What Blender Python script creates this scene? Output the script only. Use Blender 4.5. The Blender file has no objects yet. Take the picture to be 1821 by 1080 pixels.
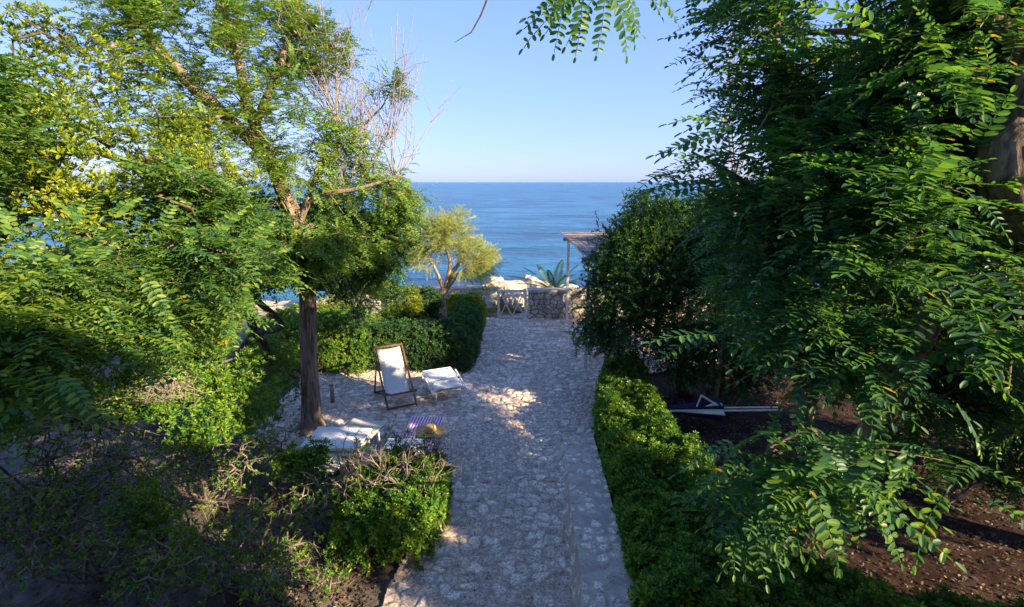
import bpy, bmesh, math
import numpy as np
from mathutils import Vector, noise as mn
R = math.radians
SC = bpy.context.scene
COL = SC.collection
# ------------------------------------------------------------------ camera, sky, sun, exposure
H = 4.1; F = 900.0; PITCH = math.atan(216/F)
cam = bpy.data.cameras.new('camera'); camo = bpy.data.objects.new('camera', cam); COL.objects.link(camo)
camo.location = (0, 0, H); camo.rotation_euler = (math.pi/2-PITCH, 0, 0)
cam.sensor_width = 36; cam.lens = 36*F/1821; cam.clip_start = 0.05; cam.clip_end = 30000
SC.camera = camo
SUN_EL, SUN_AZ = R(24.5), R(122)          # azimuth clockwise from +Y
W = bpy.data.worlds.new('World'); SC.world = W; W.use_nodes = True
nt = W.node_tree; nt.nodes.clear()
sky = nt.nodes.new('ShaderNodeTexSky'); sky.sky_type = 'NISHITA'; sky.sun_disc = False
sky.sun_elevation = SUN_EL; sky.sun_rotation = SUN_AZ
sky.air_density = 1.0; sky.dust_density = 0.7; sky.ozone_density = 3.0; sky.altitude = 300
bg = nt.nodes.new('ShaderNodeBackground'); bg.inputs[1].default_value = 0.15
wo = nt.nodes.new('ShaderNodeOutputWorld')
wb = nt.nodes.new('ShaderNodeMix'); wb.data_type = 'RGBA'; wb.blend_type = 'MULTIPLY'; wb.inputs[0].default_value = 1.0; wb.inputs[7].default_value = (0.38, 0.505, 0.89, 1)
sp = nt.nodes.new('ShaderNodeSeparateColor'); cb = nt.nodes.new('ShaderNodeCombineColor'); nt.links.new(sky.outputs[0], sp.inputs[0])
for i_, g_ in enumerate((0.56, 0.48, 0.44)):     # sky range compressed per channel, to raise the overhead fill light
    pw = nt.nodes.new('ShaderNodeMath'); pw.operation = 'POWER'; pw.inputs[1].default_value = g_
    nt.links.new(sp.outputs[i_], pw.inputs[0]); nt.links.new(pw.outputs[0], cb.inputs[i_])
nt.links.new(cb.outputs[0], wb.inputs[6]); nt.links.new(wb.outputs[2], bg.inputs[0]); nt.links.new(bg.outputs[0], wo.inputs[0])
S = Vector((math.sin(SUN_AZ)*math.cos(SUN_EL), math.cos(SUN_AZ)*math.cos(SUN_EL), math.sin(SUN_EL)))
sl = bpy.data.lights.new('sun', 'SUN'); sl.energy = 2.8; sl.angle = R(0.53); sl.color = (1.0, 0.78, 0.50)
so = bpy.data.objects.new('sun', sl); COL.objects.link(so); so.rotation_euler = S.to_track_quat('Z', 'Y').to_euler()
so.location = (10, -10, 12)
SC.view_settings.view_transform = 'Standard'; SC.view_settings.look = 'None'
SC.view_settings.exposure = 2.35; SC.view_settings.gamma = 1
SC.render.engine = 'CYCLES'
SC.cycles.max_bounces = 6; SC.cycles.diffuse_bounces = 3; SC.cycles.glossy_bounces = 3
SC.cycles.transmission_bounces = 3; SC.cycles.transparent_max_bounces = 4

def P(px, py, Y):
    """world point on the sight line of a photo pixel at real depth Y (metres)"""
    dx = (px-910.5)/F; dy = -(py-540)/F
    y = math.cos(PITCH)+dy*math.sin(PITCH); z = -math.sin(PITCH)+dy*math.cos(PITCH)
    t = Y/y
    return np.array((dx*t, Y, H+z*t))
def G(px, py, z=0.0):
    dx = (px-910.5)/F; dy = -(py-540)/F
    y = math.cos(PITCH)+dy*math.sin(PITCH); zz = -math.sin(PITCH)+dy*math.cos(PITCH)
    t = (z-H)/zz
    return np.array((dx*t, y*t, z))

# ------------------------------------------------------------------ materials
def new_mat(name):
    m = bpy.data.materials.new(name); m.use_nodes = True
    n = m.node_tree; b = n.nodes['Principled BSDF']
    return m, n, b
def node(n, t, **kw):
    x = n.nodes.new(t)
    for k, v in kw.items():
        if hasattr(x, k): setattr(x, k, v)
        else: x.inputs[k].default_value = v
    return x
def ramp(n, stops, fac=None):
    r = n.nodes.new('ShaderNodeValToRGB'); e = r.color_ramp.elements
    while len(e) < len(stops): e.new(0.5)
    for i, (p, c) in enumerate(stops):
        e[i].position = p; e[i].color = (*c, 1)
    if fac is not None: n.links.new(fac, r.inputs[0])
    return r
def leaf_mat(name, cols, trans=0.35, rough=0.45, spec=0.4, tcol=None, noise_scale=1.3, yellow=0.008):
    """cols: dark..light leaf colours, varied per leaf and per clump"""
    m, n, b = new_mat(name)
    g = node(n, 'ShaderNodeNewGeometry')
    tc = node(n, 'ShaderNodeTexCoord')
    ns = node(n, 'ShaderNodeTexNoise', Scale=noise_scale, Detail=2.0)
    n.links.new(tc.outputs['Object'], ns.inputs['Vector'])
    mx = node(n, 'ShaderNodeMath', operation='MULTIPLY_ADD')
    n.links.new(ns.outputs[0], mx.inputs[0]); mx.inputs[1].default_value = 0.9
    m2 = node(n, 'ShaderNodeMath', operation='MULTIPLY_ADD')
    n.links.new(g.outputs['Random Per Island'], m2.inputs[0]); m2.inputs[1].default_value = 0.7; m2.inputs[2].default_value = -0.32
    n.links.new(m2.outputs[0], mx.inputs[2])
    k = len(cols)-1
    r = ramp(n, [(i/k*0.9+0.05, c) for i, c in enumerate(cols)], mx.outputs[0])
    n.links.new(r.outputs[0], b.inputs['Base Color'])
    b.inputs['Roughness'].default_value = rough
    b.inputs['Specular IOR Level'].default_value = spec
    tr = node(n, 'ShaderNodeBsdfTranslucent')
    mm = node(n, 'ShaderNodeMix', data_type='RGBA', blend_type='MULTIPLY')
    mm.inputs[0].default_value = 1.0
    n.links.new(r.outputs[0], mm.inputs[6]); mm.inputs[7].default_value = (*(tcol or (1.6, 1.5, 0.5)), 1)
    n.links.new(mm.outputs[2], tr.inputs[0])
    mix = node(n, 'ShaderNodeMixShader'); mix.inputs[0].default_value = trans
    if yellow:      # the odd yellowed or browned leaf
        gt = node(n, 'ShaderNodeMath', operation='GREATER_THAN'); n.links.new(g.outputs['Random Per Island'], gt.inputs[0]); gt.inputs[1].default_value = 1-yellow
        ym = node(n, 'ShaderNodeMix', data_type='RGBA'); n.links.new(gt.outputs[0], ym.inputs[0]); n.links.new(r.outputs[0], ym.inputs[6]); ym.inputs[7].default_value = (0.42, 0.30, 0.035, 1)
        n.links.new(ym.outputs[2], b.inputs['Base Color']); n.links.new(ym.outputs[2], mm.inputs[6])
    out = n.nodes['Material Output']
    n.links.new(b.outputs[0], mix.inputs[1]); n.links.new(tr.outputs[0], mix.inputs[2])
    n.links.new(mix.outputs[0], out.inputs[0])
    return m
def bark_mat(name, c1, c2, zs=0.25, scale=22, bump=0.5):
    m, n, b = new_mat(name)
    tc = node(n, 'ShaderNodeTexCoord'); mp = node(n, 'ShaderNodeMapping'); mp.inputs['Scale'].default_value = (1, 1, zs)
    n.links.new(tc.outputs['Object'], mp.inputs[0])
    a = node(n, 'ShaderNodeTexNoise', Scale=float(scale), Detail=6.0, Roughness=0.65); n.links.new(mp.outputs[0], a.inputs['Vector'])
    r = ramp(n, [(0.32, c1), (0.62, c2)], a.outputs[0]); n.links.new(r.outputs[0], b.inputs['Base Color'])
    bp = node(n, 'ShaderNodeBump', Strength=bump, Distance=0.03); n.links.new(a.outputs[0], bp.inputs['Height']); n.links.new(bp.outputs[0], b.inputs['Normal'])
    b.inputs['Roughness'].default_value = 0.9; b.inputs['Specular IOR Level'].default_value = 0.15
    return m
def plain_mat(name, c, rough=0.6, var=0.12, scale=9, bump=0.1, spec=0.4, metal=0.0):
    m, n, b = new_mat(name)
    tc = node(n, 'ShaderNodeTexCoord')
    a = node(n, 'ShaderNodeTexNoise', Scale=float(scale), Detail=5.0); n.links.new(tc.outputs['Object'], a.inputs['Vector'])
    r = ramp(n, [(0.3, tuple(x*(1-var*1.5) for x in c)), (0.7, tuple(min(1, x*(1+var)) for x in c))], a.outputs[0])
    n.links.new(r.outputs[0], b.inputs['Base Color'])
    bp = node(n, 'ShaderNodeBump', Strength=bump, Distance=0.01); n.links.new(a.outputs[0], bp.inputs['Height']); n.links.new(bp.outputs[0], b.inputs['Normal'])
    b.inputs['Roughness'].default_value = rough; b.inputs['Specular IOR Level'].default_value = spec; b.inputs['Metallic'].default_value = metal
    return m
def stripe_mat(name, c1, c2, period, duty=0.5, rough=0.85):
    m, n, b = new_mat(name)
    tc = node(n, 'ShaderNodeTexCoord'); sx = node(n, 'ShaderNodeSeparateXYZ'); n.links.new(tc.outputs['Object'], sx.inputs[0])
    w = node(n, 'ShaderNodeMath', operation='DIVIDE'); n.links.new(sx.outputs[0], w.inputs[0]); w.inputs[1].default_value = period
    f = node(n, 'ShaderNodeMath', operation='FRACT'); n.links.new(w.outputs[0], f.inputs[0])
    g = node(n, 'ShaderNodeMath', operation='GREATER_THAN'); n.links.new(f.outputs[0], g.inputs[0]); g.inputs[1].default_value = duty
    mx = node(n, 'ShaderNodeMix', data_type='RGBA'); n.links.new(g.outputs[0], mx.inputs[0]); mx.inputs[6].default_value = (*c1, 1); mx.inputs[7].default_value = (*c2, 1)
    n.links.new(mx.outputs[2], b.inputs['Base Color']); b.inputs['Roughness'].default_value = rough
    a = node(n, 'ShaderNodeTexNoise', Scale=14.0, Detail=3.0); n.links.new(tc.outputs['Object'], a.inputs['Vector'])
    bp = node(n, 'ShaderNodeBump', Strength=0.3, Distance=0.02); n.links.new(a.outputs[0], bp.inputs['Height']); n.links.new(bp.outputs[0], b.inputs['Normal'])
    return m

M = {}
M['robinia'] = leaf_mat('robinia leaf', [(0.035, 0.10, 0.06), (0.06, 0.17, 0.075), (0.09, 0.215, 0.06), (0.18, 0.32, 0.04)], 0.45, 0.42, 0.35)  # darker copy: shade of the right-hand crowns is put into the leaf colour
M['robinia_mid'] = leaf_mat('mid robinia leaf', [(0.035, 0.11, 0.045), (0.085, 0.20, 0.05), (0.17, 0.29, 0.05), (0.29, 0.36, 0.045)], 0.42, 0.42, 0.35)  # in-between copy: part of the sunlit tone is put into the colour
M['robinia_sunlit'] = leaf_mat('sunlit robinia leaf', [(0.06, 0.16, 0.05), (0.13, 0.26, 0.055), (0.23, 0.35, 0.055), (0.36, 0.41, 0.06)], 0.38, 0.45, 0.3)  # lighter, yellower copy: sunlight on the left crown is put into the colour
M['pitto'] = leaf_mat('pittosporum leaf', [(0.05, 0.12, 0.02), (0.13, 0.22, 0.025), (0.26, 0.33, 0.025), (0.42, 0.42, 0.03)], 0.3, 0.35, 0.4)
M['hedge'] = leaf_mat('hedge leaf', [(0.03, 0.10, 0.025), (0.07, 0.19, 0.035), (0.16, 0.30, 0.03), (0.34, 0.42, 0.03)], 0.3, 0.35, 0.35, noise_scale=2.5)
M['dark'] = leaf_mat('dark evergreen leaf', [(0.02, 0.06, 0.03), (0.032, 0.10, 0.038), (0.06, 0.15, 0.04), (0.13, 0.22, 0.03)], 0.3, 0.4, 0.35)
M['tamarisk'] = leaf_mat('tamarisk leaf', [(0.24, 0.29, 0.13), (0.40, 0.47, 0.18), (0.54, 0.59, 0.20), (0.64, 0.62, 0.27)], 0.45, 0.8, 0.1, (1.2, 1.2, 0.7), 1.6)
M['palm'] = leaf_mat('palm leaf', [(0.02, 0.06, 0.02), (0.035, 0.10, 0.025), (0.05, 0.13, 0.03), (0.1, 0.16, 0.04)], 0.2, 0.35, 0.4)
M['grass'] = leaf_mat('dry grass', [(0.20, 0.20, 0.05), (0.32, 0.30, 0.07), (0.42, 0.36, 0.12), (0.45, 0.4, 0.18)], 0.3, 0.7, 0.1)
M['litter'] = leaf_mat('dry leaf', [(0.05, 0.036, 0.027), (0.10, 0.075, 0.056), (0.17, 0.13, 0.10), (0.36, 0.29, 0.22)], 0.15, 0.8, 0.1, (1, 0.9, 0.7), 3.0)
M['bark_grey'] = bark_mat('furrowed grey bark', (0.07, 0.05, 0.038), (0.34, 0.26, 0.21), 0.12, 26, 0.7)
M['bark_brown'] = bark_mat('brown bark', (0.06, 0.042, 0.03), (0.28, 0.20, 0.14), 0.3, 24, 0.6)
M['bark_dark'] = bark_mat('dark bark', (0.03, 0.023, 0.018), (0.15, 0.115, 0.09), 0.3, 24, 0.6)
M['bark_pale'] = bark_mat('pale bark', (0.14, 0.10, 0.065), (0.42, 0.33, 0.22), 0.25, 16, 0.6)
M['twig_dry'] = bark_mat('dry twig', (0.08, 0.066, 0.056), (0.30, 0.25, 0.215), 0.6, 14, 0.3)
M['twig_red'] = bark_mat('reddish twig', (0.20, 0.165, 0.14), (0.38, 0.33, 0.29), 0.6, 14, 0.3)
M['white_paint'] = plain_mat('white painted wood', (0.62, 0.62, 0.60), 0.5, 0.12, 18, 0.15)
M['white_metal'] = plain_mat('white painted metal', (0.72, 0.74, 0.75), 0.35, 0.05, 6, 0.05)
M['white_cloth'] = plain_mat('white canvas', (0.76, 0.76, 0.74), 0.85, 0.06, 20, 0.25)
M['white_plastic'] = plain_mat('white plastic', (0.74, 0.75, 0.76), 0.4, 0.05, 4, 0.05)
M['teak'] = plain_mat('brown varnished wood', (0.17, 0.075, 0.038), 0.45, 0.3, 30, 0.15)
M['wood_grey'] = plain_mat('grey weathered wood', (0.34, 0.30, 0.26), 0.8, 0.2, 20, 0.3)
M['wood_post'] = plain_mat('tan wooden post', (0.28, 0.20, 0.13), 0.7, 0.25, 20, 0.3)
M['reed'] = leaf_mat('grey reed cane', [(0.20, 0.16, 0.14), (0.32, 0.26, 0.23), (0.44, 0.37, 0.33), (0.55, 0.48, 0.42)], 0.05, 0.8, 0.1, (1, .9, .8), 5.0)
M['navy'] = plain_mat('navy cloth', (0.012, 0.018, 0.07), 0.8, 0.2, 10, 0.3)
M['blue_cloth'] = plain_mat('bright blue cloth', (0.02, 0.30, 0.75), 0.7, 0.1, 10, 0.3)
M['steel'] = plain_mat('brushed steel tube', (0.55, 0.56, 0.58), 0.3, 0.05, 5, 0.02, 0.5, 0.8)
M['rust_tube'] = plain_mat('brown metal tube', (0.22, 0.12, 0.08), 0.5, 0.2, 12, 0.1)
M['straw'] = plain_mat('straw', (0.55, 0.36, 0.15), 0.8, 0.25, 60, 0.6)
M['rock'] = plain_mat('pale limestone', (0.50, 0.43, 0.34), 0.9, 0.3, 5, 1.0, 0.2)
M['plaster'] = plain_mat('cream plaster', (0.60, 0.54, 0.42), 0.9, 0.15, 4, 0.5, 0.2)
M['beige_stripe'] = stripe_mat('cream and grey stripe', (0.66, 0.62, 0.50), (0.34, 0.36, 0.36), 0.045, 0.62)
M['purple_stripe'] = stripe_mat('purple and white stripe', (0.78, 0.70, 0.74), (0.38, 0.11, 0.36), 0.046, 0.45)

# ------------------------------------------------------------------ object helpers
def tag(o, label=None, cat=None, group=None, kind=None):
    if label: o['label'] = label
    if cat: o['category'] = cat
    if group: o['group'] = group
    if kind: o['kind'] = kind
    return o
def thing(name, label, cat, loc=(0, 0, 0), rz=0.0, group=None):
    o = bpy.data.objects.new(name, None); COL.objects.link(o); o.empty_display_size = 0.2
    o.location = tuple(float(v) for v in loc); o.rotation_euler = (0, 0, rz)
    return tag(o, label, cat, group)
def mesh_np(name, V, Fs, mat, parent=None, smooth=False, world=True):
    """V (n,3); Fs (m,k) uniform polygons or list of such arrays"""
    V = np.asarray(V, dtype=np.float32)
    if parent is not None and world:
        V = V-np.array(parent.location, dtype=np.float32)
    if not isinstance(Fs, list): Fs = [Fs]
    Fs = [np.asarray(f, dtype=np.int32) for f in Fs if len(f)]
    me = bpy.data.meshes.new(name)
    nl = sum(f.size for f in Fs); npoly = sum(len(f) for f in Fs)
    me.vertices.add(len(V)); me.vertices.foreach_set('co', V.ravel())
    me.loops.add(nl); me.polygons.add(npoly)
    me.loops.foreach_set('vertex_index', np.concatenate([f.ravel() for f in Fs]))
    tot = np.concatenate([np.full(len(f), f.shape[1], np.int32) for f in Fs])
    st = np.concatenate([[0], np.cumsum(tot)[:-1]]).astype(np.int32)
    me.polygons.foreach_set('loop_start', st)
    try: me.polygons.foreach_set('loop_total', tot)
    except Exception: pass
    me.polygons.foreach_set('use_smooth', np.full(npoly, smooth))
    me.materials.append(mat); me.update(calc_edges=True)
    o = bpy.data.objects.new(name, me); COL.objects.link(o)
    if parent is not None: o.parent = parent
    return o
class MB:
    """collects simple solids into one mesh (local coordinates)"""
    def __init__(s): s.v = []; s.q = []; s.t = []; s.n = 0
    def add(s, V, q=(), t=()):
        V = np.asarray(V, float); s.v.append(V)
        s.q += [tuple(i+s.n for i in f) for f in q]; s.t += [tuple(i+s.n for i in f) for f in t]; s.n += len(V)
    def box(s, c, d, rot=None):
        V = np.array([(x, y, z) for x in (-.5, .5) for y in (-.5, .5) for z in (-.5, .5)])*np.array(d)
        if rot is not None: V = V@np.array(rot).T
        s.add(V+np.array(c), [(0, 1, 3, 2), (4, 6, 7, 5), (0, 4, 5, 1), (2, 3, 7, 6), (0, 2, 6, 4), (1, 5, 7, 3)])
    def bar(s, a, b, w, h, up=(0, 0, 1)):
        a = np.array(a, float); b = np.array(b, float); d = b-a; L = np.linalg.norm(d); d /= L
        u = np.array(up, float); x = np.cross(d, u)
        if np.linalg.norm(x) < 1e-4: x = np.cross(d, (1, 0, 0))
        x /= np.linalg.norm(x); z = np.cross(x, d)
        s.box((a+b)/2, (w, L, h), np.stack([x, d, z], 1))
    def tube(s, pts, r, k=8, cap=True):
        pts = [np.array(p, float) for p in pts]; n = len(pts)
        rr = [r]*n if np.isscalar(r) else list(r)
        V = []; ref = None
        for i, p in enumerate(pts):
            d = pts[min(i+1, n-1)]-pts[max(i-1, 0)]; d /= (np.linalg.norm(d)+1e-9)
            if ref is None: ref = np.cross(d, (0.31, 0.17, 0.93)) if abs(d[2]) < .9 else np.cross(d, (1, 0.1, 0))
            x = ref-d*np.dot(ref, d); x /= (np.linalg.norm(x)+1e-9); ref = x; y = np.cross(d, x)
            for j in range(k):
                a = 2*math.pi*j/k; V.append(p+rr[i]*(math.cos(a)*x+math.sin(a)*y))
        q = [(i*k+j, i*k+(j+1) % k, (i+1)*k+(j+1) % k, (i+1)*k+j) for i in range(n-1) for j in range(k)]
        t = []
        if cap:
            V.append(pts[0]); V.append(pts[-1]); c = n*k
            t = [(c, (j+1) % k, j) for j in range(k)]+[(c+1, (n-1)*k+j, (n-1)*k+(j+1) % k) for j in range(k)]
        s.add(V, q, t)
    def sheet(s, grid, thick=0.0):
        g = np.asarray(grid, float); n, m = g.shape[:2]
        q = [(i*m+j, (i+1)*m+j, (i+1)*m+j+1, i*m+j+1) for i in range(n-1) for j in range(m-1)]
        if thick == 0: s.add(g.reshape(-1, 3), q); return
        nr = np.cross(g[-1, 0]-g[0, 0], g[0, -1]-g[0, 0]); nr /= np.linalg.norm(nr)
        b = g+nr*thick; o = n*m
        q2 = [tuple(o+i for i in f[::-1]) for f in q]
        e = [(i*m, i*m+o, (i+1)*m+o, (i+1)*m) for i in range(n-1)]+[((i+1)*m-1, (i+2)*m-1, (i+2)*m-1+o, (i+1)*m-1+o) for i in range(n-1)]
        e += [(j, j+1, j+1+o, j+o) for j in range(m-1)]+[((n-1)*m+j, (n-1)*m+j+o, (n-1)*m+j+1+o, (n-1)*m+j+1) for j in range(m-1)]
        s.add(np.concatenate([g.reshape(-1, 3), b.reshape(-1, 3)]), q+q2+e)
    def build(s, name, mat, parent=None, smooth=False, world=False, bevel=0):
        V = np.concatenate(s.v); fs = []
        if s.q: fs.append(np.array(s.q))
        if s.t: fs.append(np.array(s.t))
        o = mesh_np(name, V, fs, mat, parent, smooth, world)
        if bevel:
            b = o.modifiers.new('bevel', 'BEVEL'); b.width = bevel; b.segments = 2; b.limit_method = 'ANGLE'
        return o

# ------------------------------------------------------------------ leaves
def leaflet(o, d, z, l, w, hi, fold=0.25, base=0.0):
    """half-folded oval leaf; two polygons sharing the midrib"""
    o = np.array(o, float); d = np.array(d, float); d /= np.linalg.norm(d)
    z = np.array(z, float); s = np.cross(z, d); s /= np.linalg.norm(s); z = np.cross(d, s)
    prof = [(0.10, .30), (.38, .50), (.74, .46), (.95, .20)] if hi else [(.33, .5), (.80, .42)]
    V = [o]
    for t, k in prof: V.append(o+d*l*t+s*w*k+z*w*k*fold)
    V.append(o+d*l-z*l*0.06)
    for t, k in prof[::-1]: V.append(o+d*l*t-s*w*k+z*w*k*fold)
    n = len(prof)
    f1 = tuple(range(0, n+2)); f2 = (0,)+tuple(range(n+1, 2*n+2))
    return V, [f1, f2]
class Proto:
    def __init__(s): s.v = []; s.f = []
    def leaf(s, *a, **k):
        V, f = leaflet(*a, **k); n = len(s.v); s.v += V; s.f += [tuple(i+n for i in g) for g in f]
    def done(s): s.V = np.array(s.v, np.float32); s.Fa = np.array(s.f, np.int32); return s
def proto_pinnate(rng, L=0.24, pairs=8, ll=0.045, lw=0.019, hi=True, droop=0.35):
    p = Proto(); pts = []
    for i in range(pairs+2):
        t = i/(pairs+1); pts.append(np.array((L*t, 0, -droop*L*t*t)))
    for i in range(0, pairs+1, 3):
        a = pts[i]; b = pts[min(i+3, pairs+1)]; p.leaf(a, b-a, (0, 0, 1), np.linalg.norm(b-a), 0.004, hi)
    for i in range(1, pairs+1):
        d = pts[i+1]-pts[i]; d /= np.linalg.norm(d); k = 0.75+0.35*math.sin(math.pi*min(1, (i+1)/(pairs+1)))
        for s in (-1, 1):
            if rng.random() < 0.05: continue
            ang = R(rng.uniform(58, 80)); tilt = rng.uniform(-.25, .18)
            dd = d*math.cos(ang)+np.array((0, s, 0))*math.sin(ang)+np.array((0, 0, tilt))
            p.leaf(pts[i], dd, (rng.uniform(-.25, .25), 0, 1), ll*k*rng.uniform(.85, 1.1), lw*k*rng.uniform(.9, 1.1), hi)
    p.leaf(pts[-1], pts[-1]-pts[-2], (0, 0, 1), ll*.8, lw*.8, hi)
    return p.done()
def proto_rosette(rng, n=9, ll=0.06, lw=0.022, hi=True):
    p = Proto()
    for i in range(n):
        a = i*2.4+rng.uniform(-.2, .2); e = R(20+55*(i/n)+rng.uniform(-8, 8))
        d = (math.cos(a)*math.cos(e), math.sin(a)*math.cos(e), math.sin(e)); k = 1-0.35*i/n
        p.leaf(np.array(d)*0.006+np.array((0, 0, .012*i/n)), d, (0, 0, 1) if e < 1.2 else (math.cos(a), math.sin(a), .3), ll*k*rng.uniform(.85, 1.1), lw*k, hi, fold=.3)
    return p.done()
def proto_spray(rng, n=12, L=0.16, ll=0.04, lw=0.018, hi=False):
    p = Proto()
    p.leaf((0, 0, 0), (1, 0, 0), (0, 0, 1), L, 0.004, hi)
    for i in range(n):
        t = (i+.5)/n; a = i*2.4+rng.uniform(-.4, .4)
        d = np.array((.75, math.cos(a)*.8, math.sin(a)*.55+.2))
        p.leaf((L*t, 0, 0), d, (rng.uniform(-.5, .5), rng.uniform(-.4, .4), 1), ll*rng.uniform(.7, 1.1), lw*rng.uniform(.8, 1.1), hi)
    return p.done()
def proto_plume(rng, n=34, L=0.30, ll=0.10, lw=0.004):
    p = Proto()
    for i in range(n):
        t = rng.random()**.8; a = rng.uniform(0, 6.28); sp = rng.uniform(.15, .6)
        d = np.array((1, math.cos(a)*sp, math.sin(a)*sp-.08))
        p.leaf((L*t, 0, -0.25*L*t*t), d, (rng.uniform(-1, 1), rng.uniform(-1, 1), 1), ll*rng.uniform(.6, 1.1), lw, False)
    return p.done()
def unit(v): return v/(np.linalg.norm(v, axis=-1, keepdims=True)+1e-9)
def scatter(name, protos, pos, dirs, ups, scale, mat, parent, rng):
    """one mesh of all leaves of one crown"""
    pos = np.asarray(pos, np.float32); X = unit(np.asarray(dirs, np.float32)); U = np.asarray(ups, np.float32)
    Yv = unit(np.cross(U, X)); Z = np.cross(X, Yv); sc = np.asarray(scale, np.float32)
    which = rng.integers(0, len(protos), len(pos)); VV = []; FF = []; off = 0
    for k, pr in enumerate(protos):
        idx = np.nonzero(which == k)[0]
        if not len(idx): continue
        v = pr.V[None, :, :]*sc[idx][:, None, None]
        w = pos[idx][:, None, :]+v[..., 0:1]*X[idx][:, None, :]+v[..., 1:2]*Yv[idx][:, None, :]+v[..., 2:3]*Z[idx][:, None, :]
        nv = pr.V.shape[0]
        f = pr.Fa[None]+(np.arange(len(idx))*nv)[:, None, None]+off
        VV.append(w.reshape(-1, 3)); FF.append(f.reshape(-1, pr.Fa.shape[1])); off += nv*len(idx)
    return mesh_np(name, np.concatenate(VV), np.concatenate(FF), mat, parent)

# ------------------------------------------------------------------ skeleton
# gaps in the tree crowns that let the low sun through onto the places the photo shows lit
GAPS = [((-1.15, 5.4, .7), .62), ((-1.7, 5.7, .7), .40), ((1.9, 7.4, .6), .48), ((2.35, 6.7, .6), .46), ((1.8, 6.3, .6), .34), ((1.75, 5.0, .6), .22), ((1.75, 8.4, .6), .3), (tuple(G(575, 745)), .34), (tuple(G(935, 640)), .30),
        (tuple(P(280, 700, 3.9)), .36), (tuple(G(640, 722)), .26), (tuple(G(1080, 890, .15)), .22), (tuple(G(735, 690)+np.array((0, 0, .5))), .26), (tuple(G(760, 765, .36)), .26), (tuple(G(660, 770, .4)), .26), (tuple(P(1540, 880, 2.1)), .3), (tuple(P(1380, 900, 2.4)), .3)]
GAPM = [1.0]
def in_gap(p):
    sv = np.array(S)
    for o, r in GAPS:
        q = p-np.array(o); t = q@sv
        if t > .6 and np.linalg.norm(q-sv*t) < r*GAPM[0]: return True
    return False
def blob_points(rng, blobs, n, gap=0.0, freq=1.6, shell=0.35):
    """points through a union of ellipsoids [(centre, radius | (rx,ry,rz), weight)]"""
    out = []; w = np.array([b[2] if len(b) > 2 else np.mean(b[1])**2.3 for b in blobs], float); w /= w.sum()
    tries = 0
    while len(out) < n and tries < n*30:
        tries += 1
        c, r = blobs[rng.choice(len(blobs), p=w)][:2]
        d = unit(rng.normal(size=3)); t = (shell+(1-shell)*rng.random())**0.6 if shell > 0 else rng.random()**(1/3)
        p = np.array(c)+d*np.array(r)*t
        if gap > -1 and mn.noise(Vector(p*freq)) < gap: continue
        if in_gap(p): continue
        out.append(p)
    return np.array(out)
class Skel:
    def __init__(s): s.p = []; s.par = []; s.r = []; s.cnt = []; s.chains = []
    def node(s, p, par, r): s.p.append(np.array(p, float)); s.par.append(par); s.r.append(r); s.cnt.append(0); return len(s.p)-1
    def limb(s, pts, rad, par=-1, seg=0.18):
        """smooth hand-set limb; returns indices"""
        pts = [np.array(p, float) for p in pts]; ids = []; n = len(pts)
        P4 = [2*pts[0]-pts[1]]+pts+[2*pts[-1]-pts[-2]]
        for i in range(n-1):
            L = np.linalg.norm(pts[i+1]-pts[i]); k = max(2, int(L/seg))
            for j in range(k if i < n-2 else k+1):
                t = j/k; a, b, c, d = P4[i:i+4]
                q = .5*((2*b)+(-a+c)*t+(2*a-5*b+4*c-d)*t*t+(-a+3*b-3*c+d)*t**3)
                par = s.node(q, par, rad[i]*(1-t)+rad[i+1]*t); ids.append(par)
        return ids
    def grow(s, rng, targets, step=0.3, wob=0.05, r0=0.004, root=None, up=0.15):
        ext = list(targets); base = np.array(s.p[0] if root is None else root)
        ext.sort(key=lambda t: np.min(np.linalg.norm(np.array(s.p)-t, axis=1)))
        for t in ext:
            A = np.array(s.p); d = np.linalg.norm(A-t, axis=1)
            # prefer attaching lower / further back so twigs reach outward
            i = int(np.argmin(d+0.25*np.maximum(0, np.linalg.norm(A-base, axis=1)-np.linalg.norm(t-base))))
            a = s.p[i]; L = d[i]; k = max(1, int(round(L/step))); ch = [i]; par = i
            bend = rng.normal(size=3)*L*0.10; bend[2] += L*up
            for j in range(1, k+1):
                f = j/k; q = a+(t-a)*f+bend*4*f*(1-f)*.5+(rng.normal(size=3)*wob if j < k else 0)
                par = s.node(q, par, None); ch.append(par)
            s.chains.append(ch)
            j = par
            while j >= 0: s.cnt[j] += 1; j = s.par[j]
        s.r0 = r0
    def rad(s, i):
        return s.r[i] if s.r[i] is not None else s.r0*max(1, s.cnt[i])**0.48
    def mesh(s, name, mat, parent, k=5):
        mb = MB()
        for ch in s.chains:
            rr = [s.rad(i) for i in ch]
            if s.r[ch[0]] is not None: rr[0] = min(rr[0], rr[1]*1.25)
            rr[-1] *= .6
            mb.tube([s.p[i] for i in ch], rr, 4 if max(rr) < .006 else (k if max(rr) < .03 else 8), cap=False)
        return mb.build(name, mat, parent, True, True)
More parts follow.
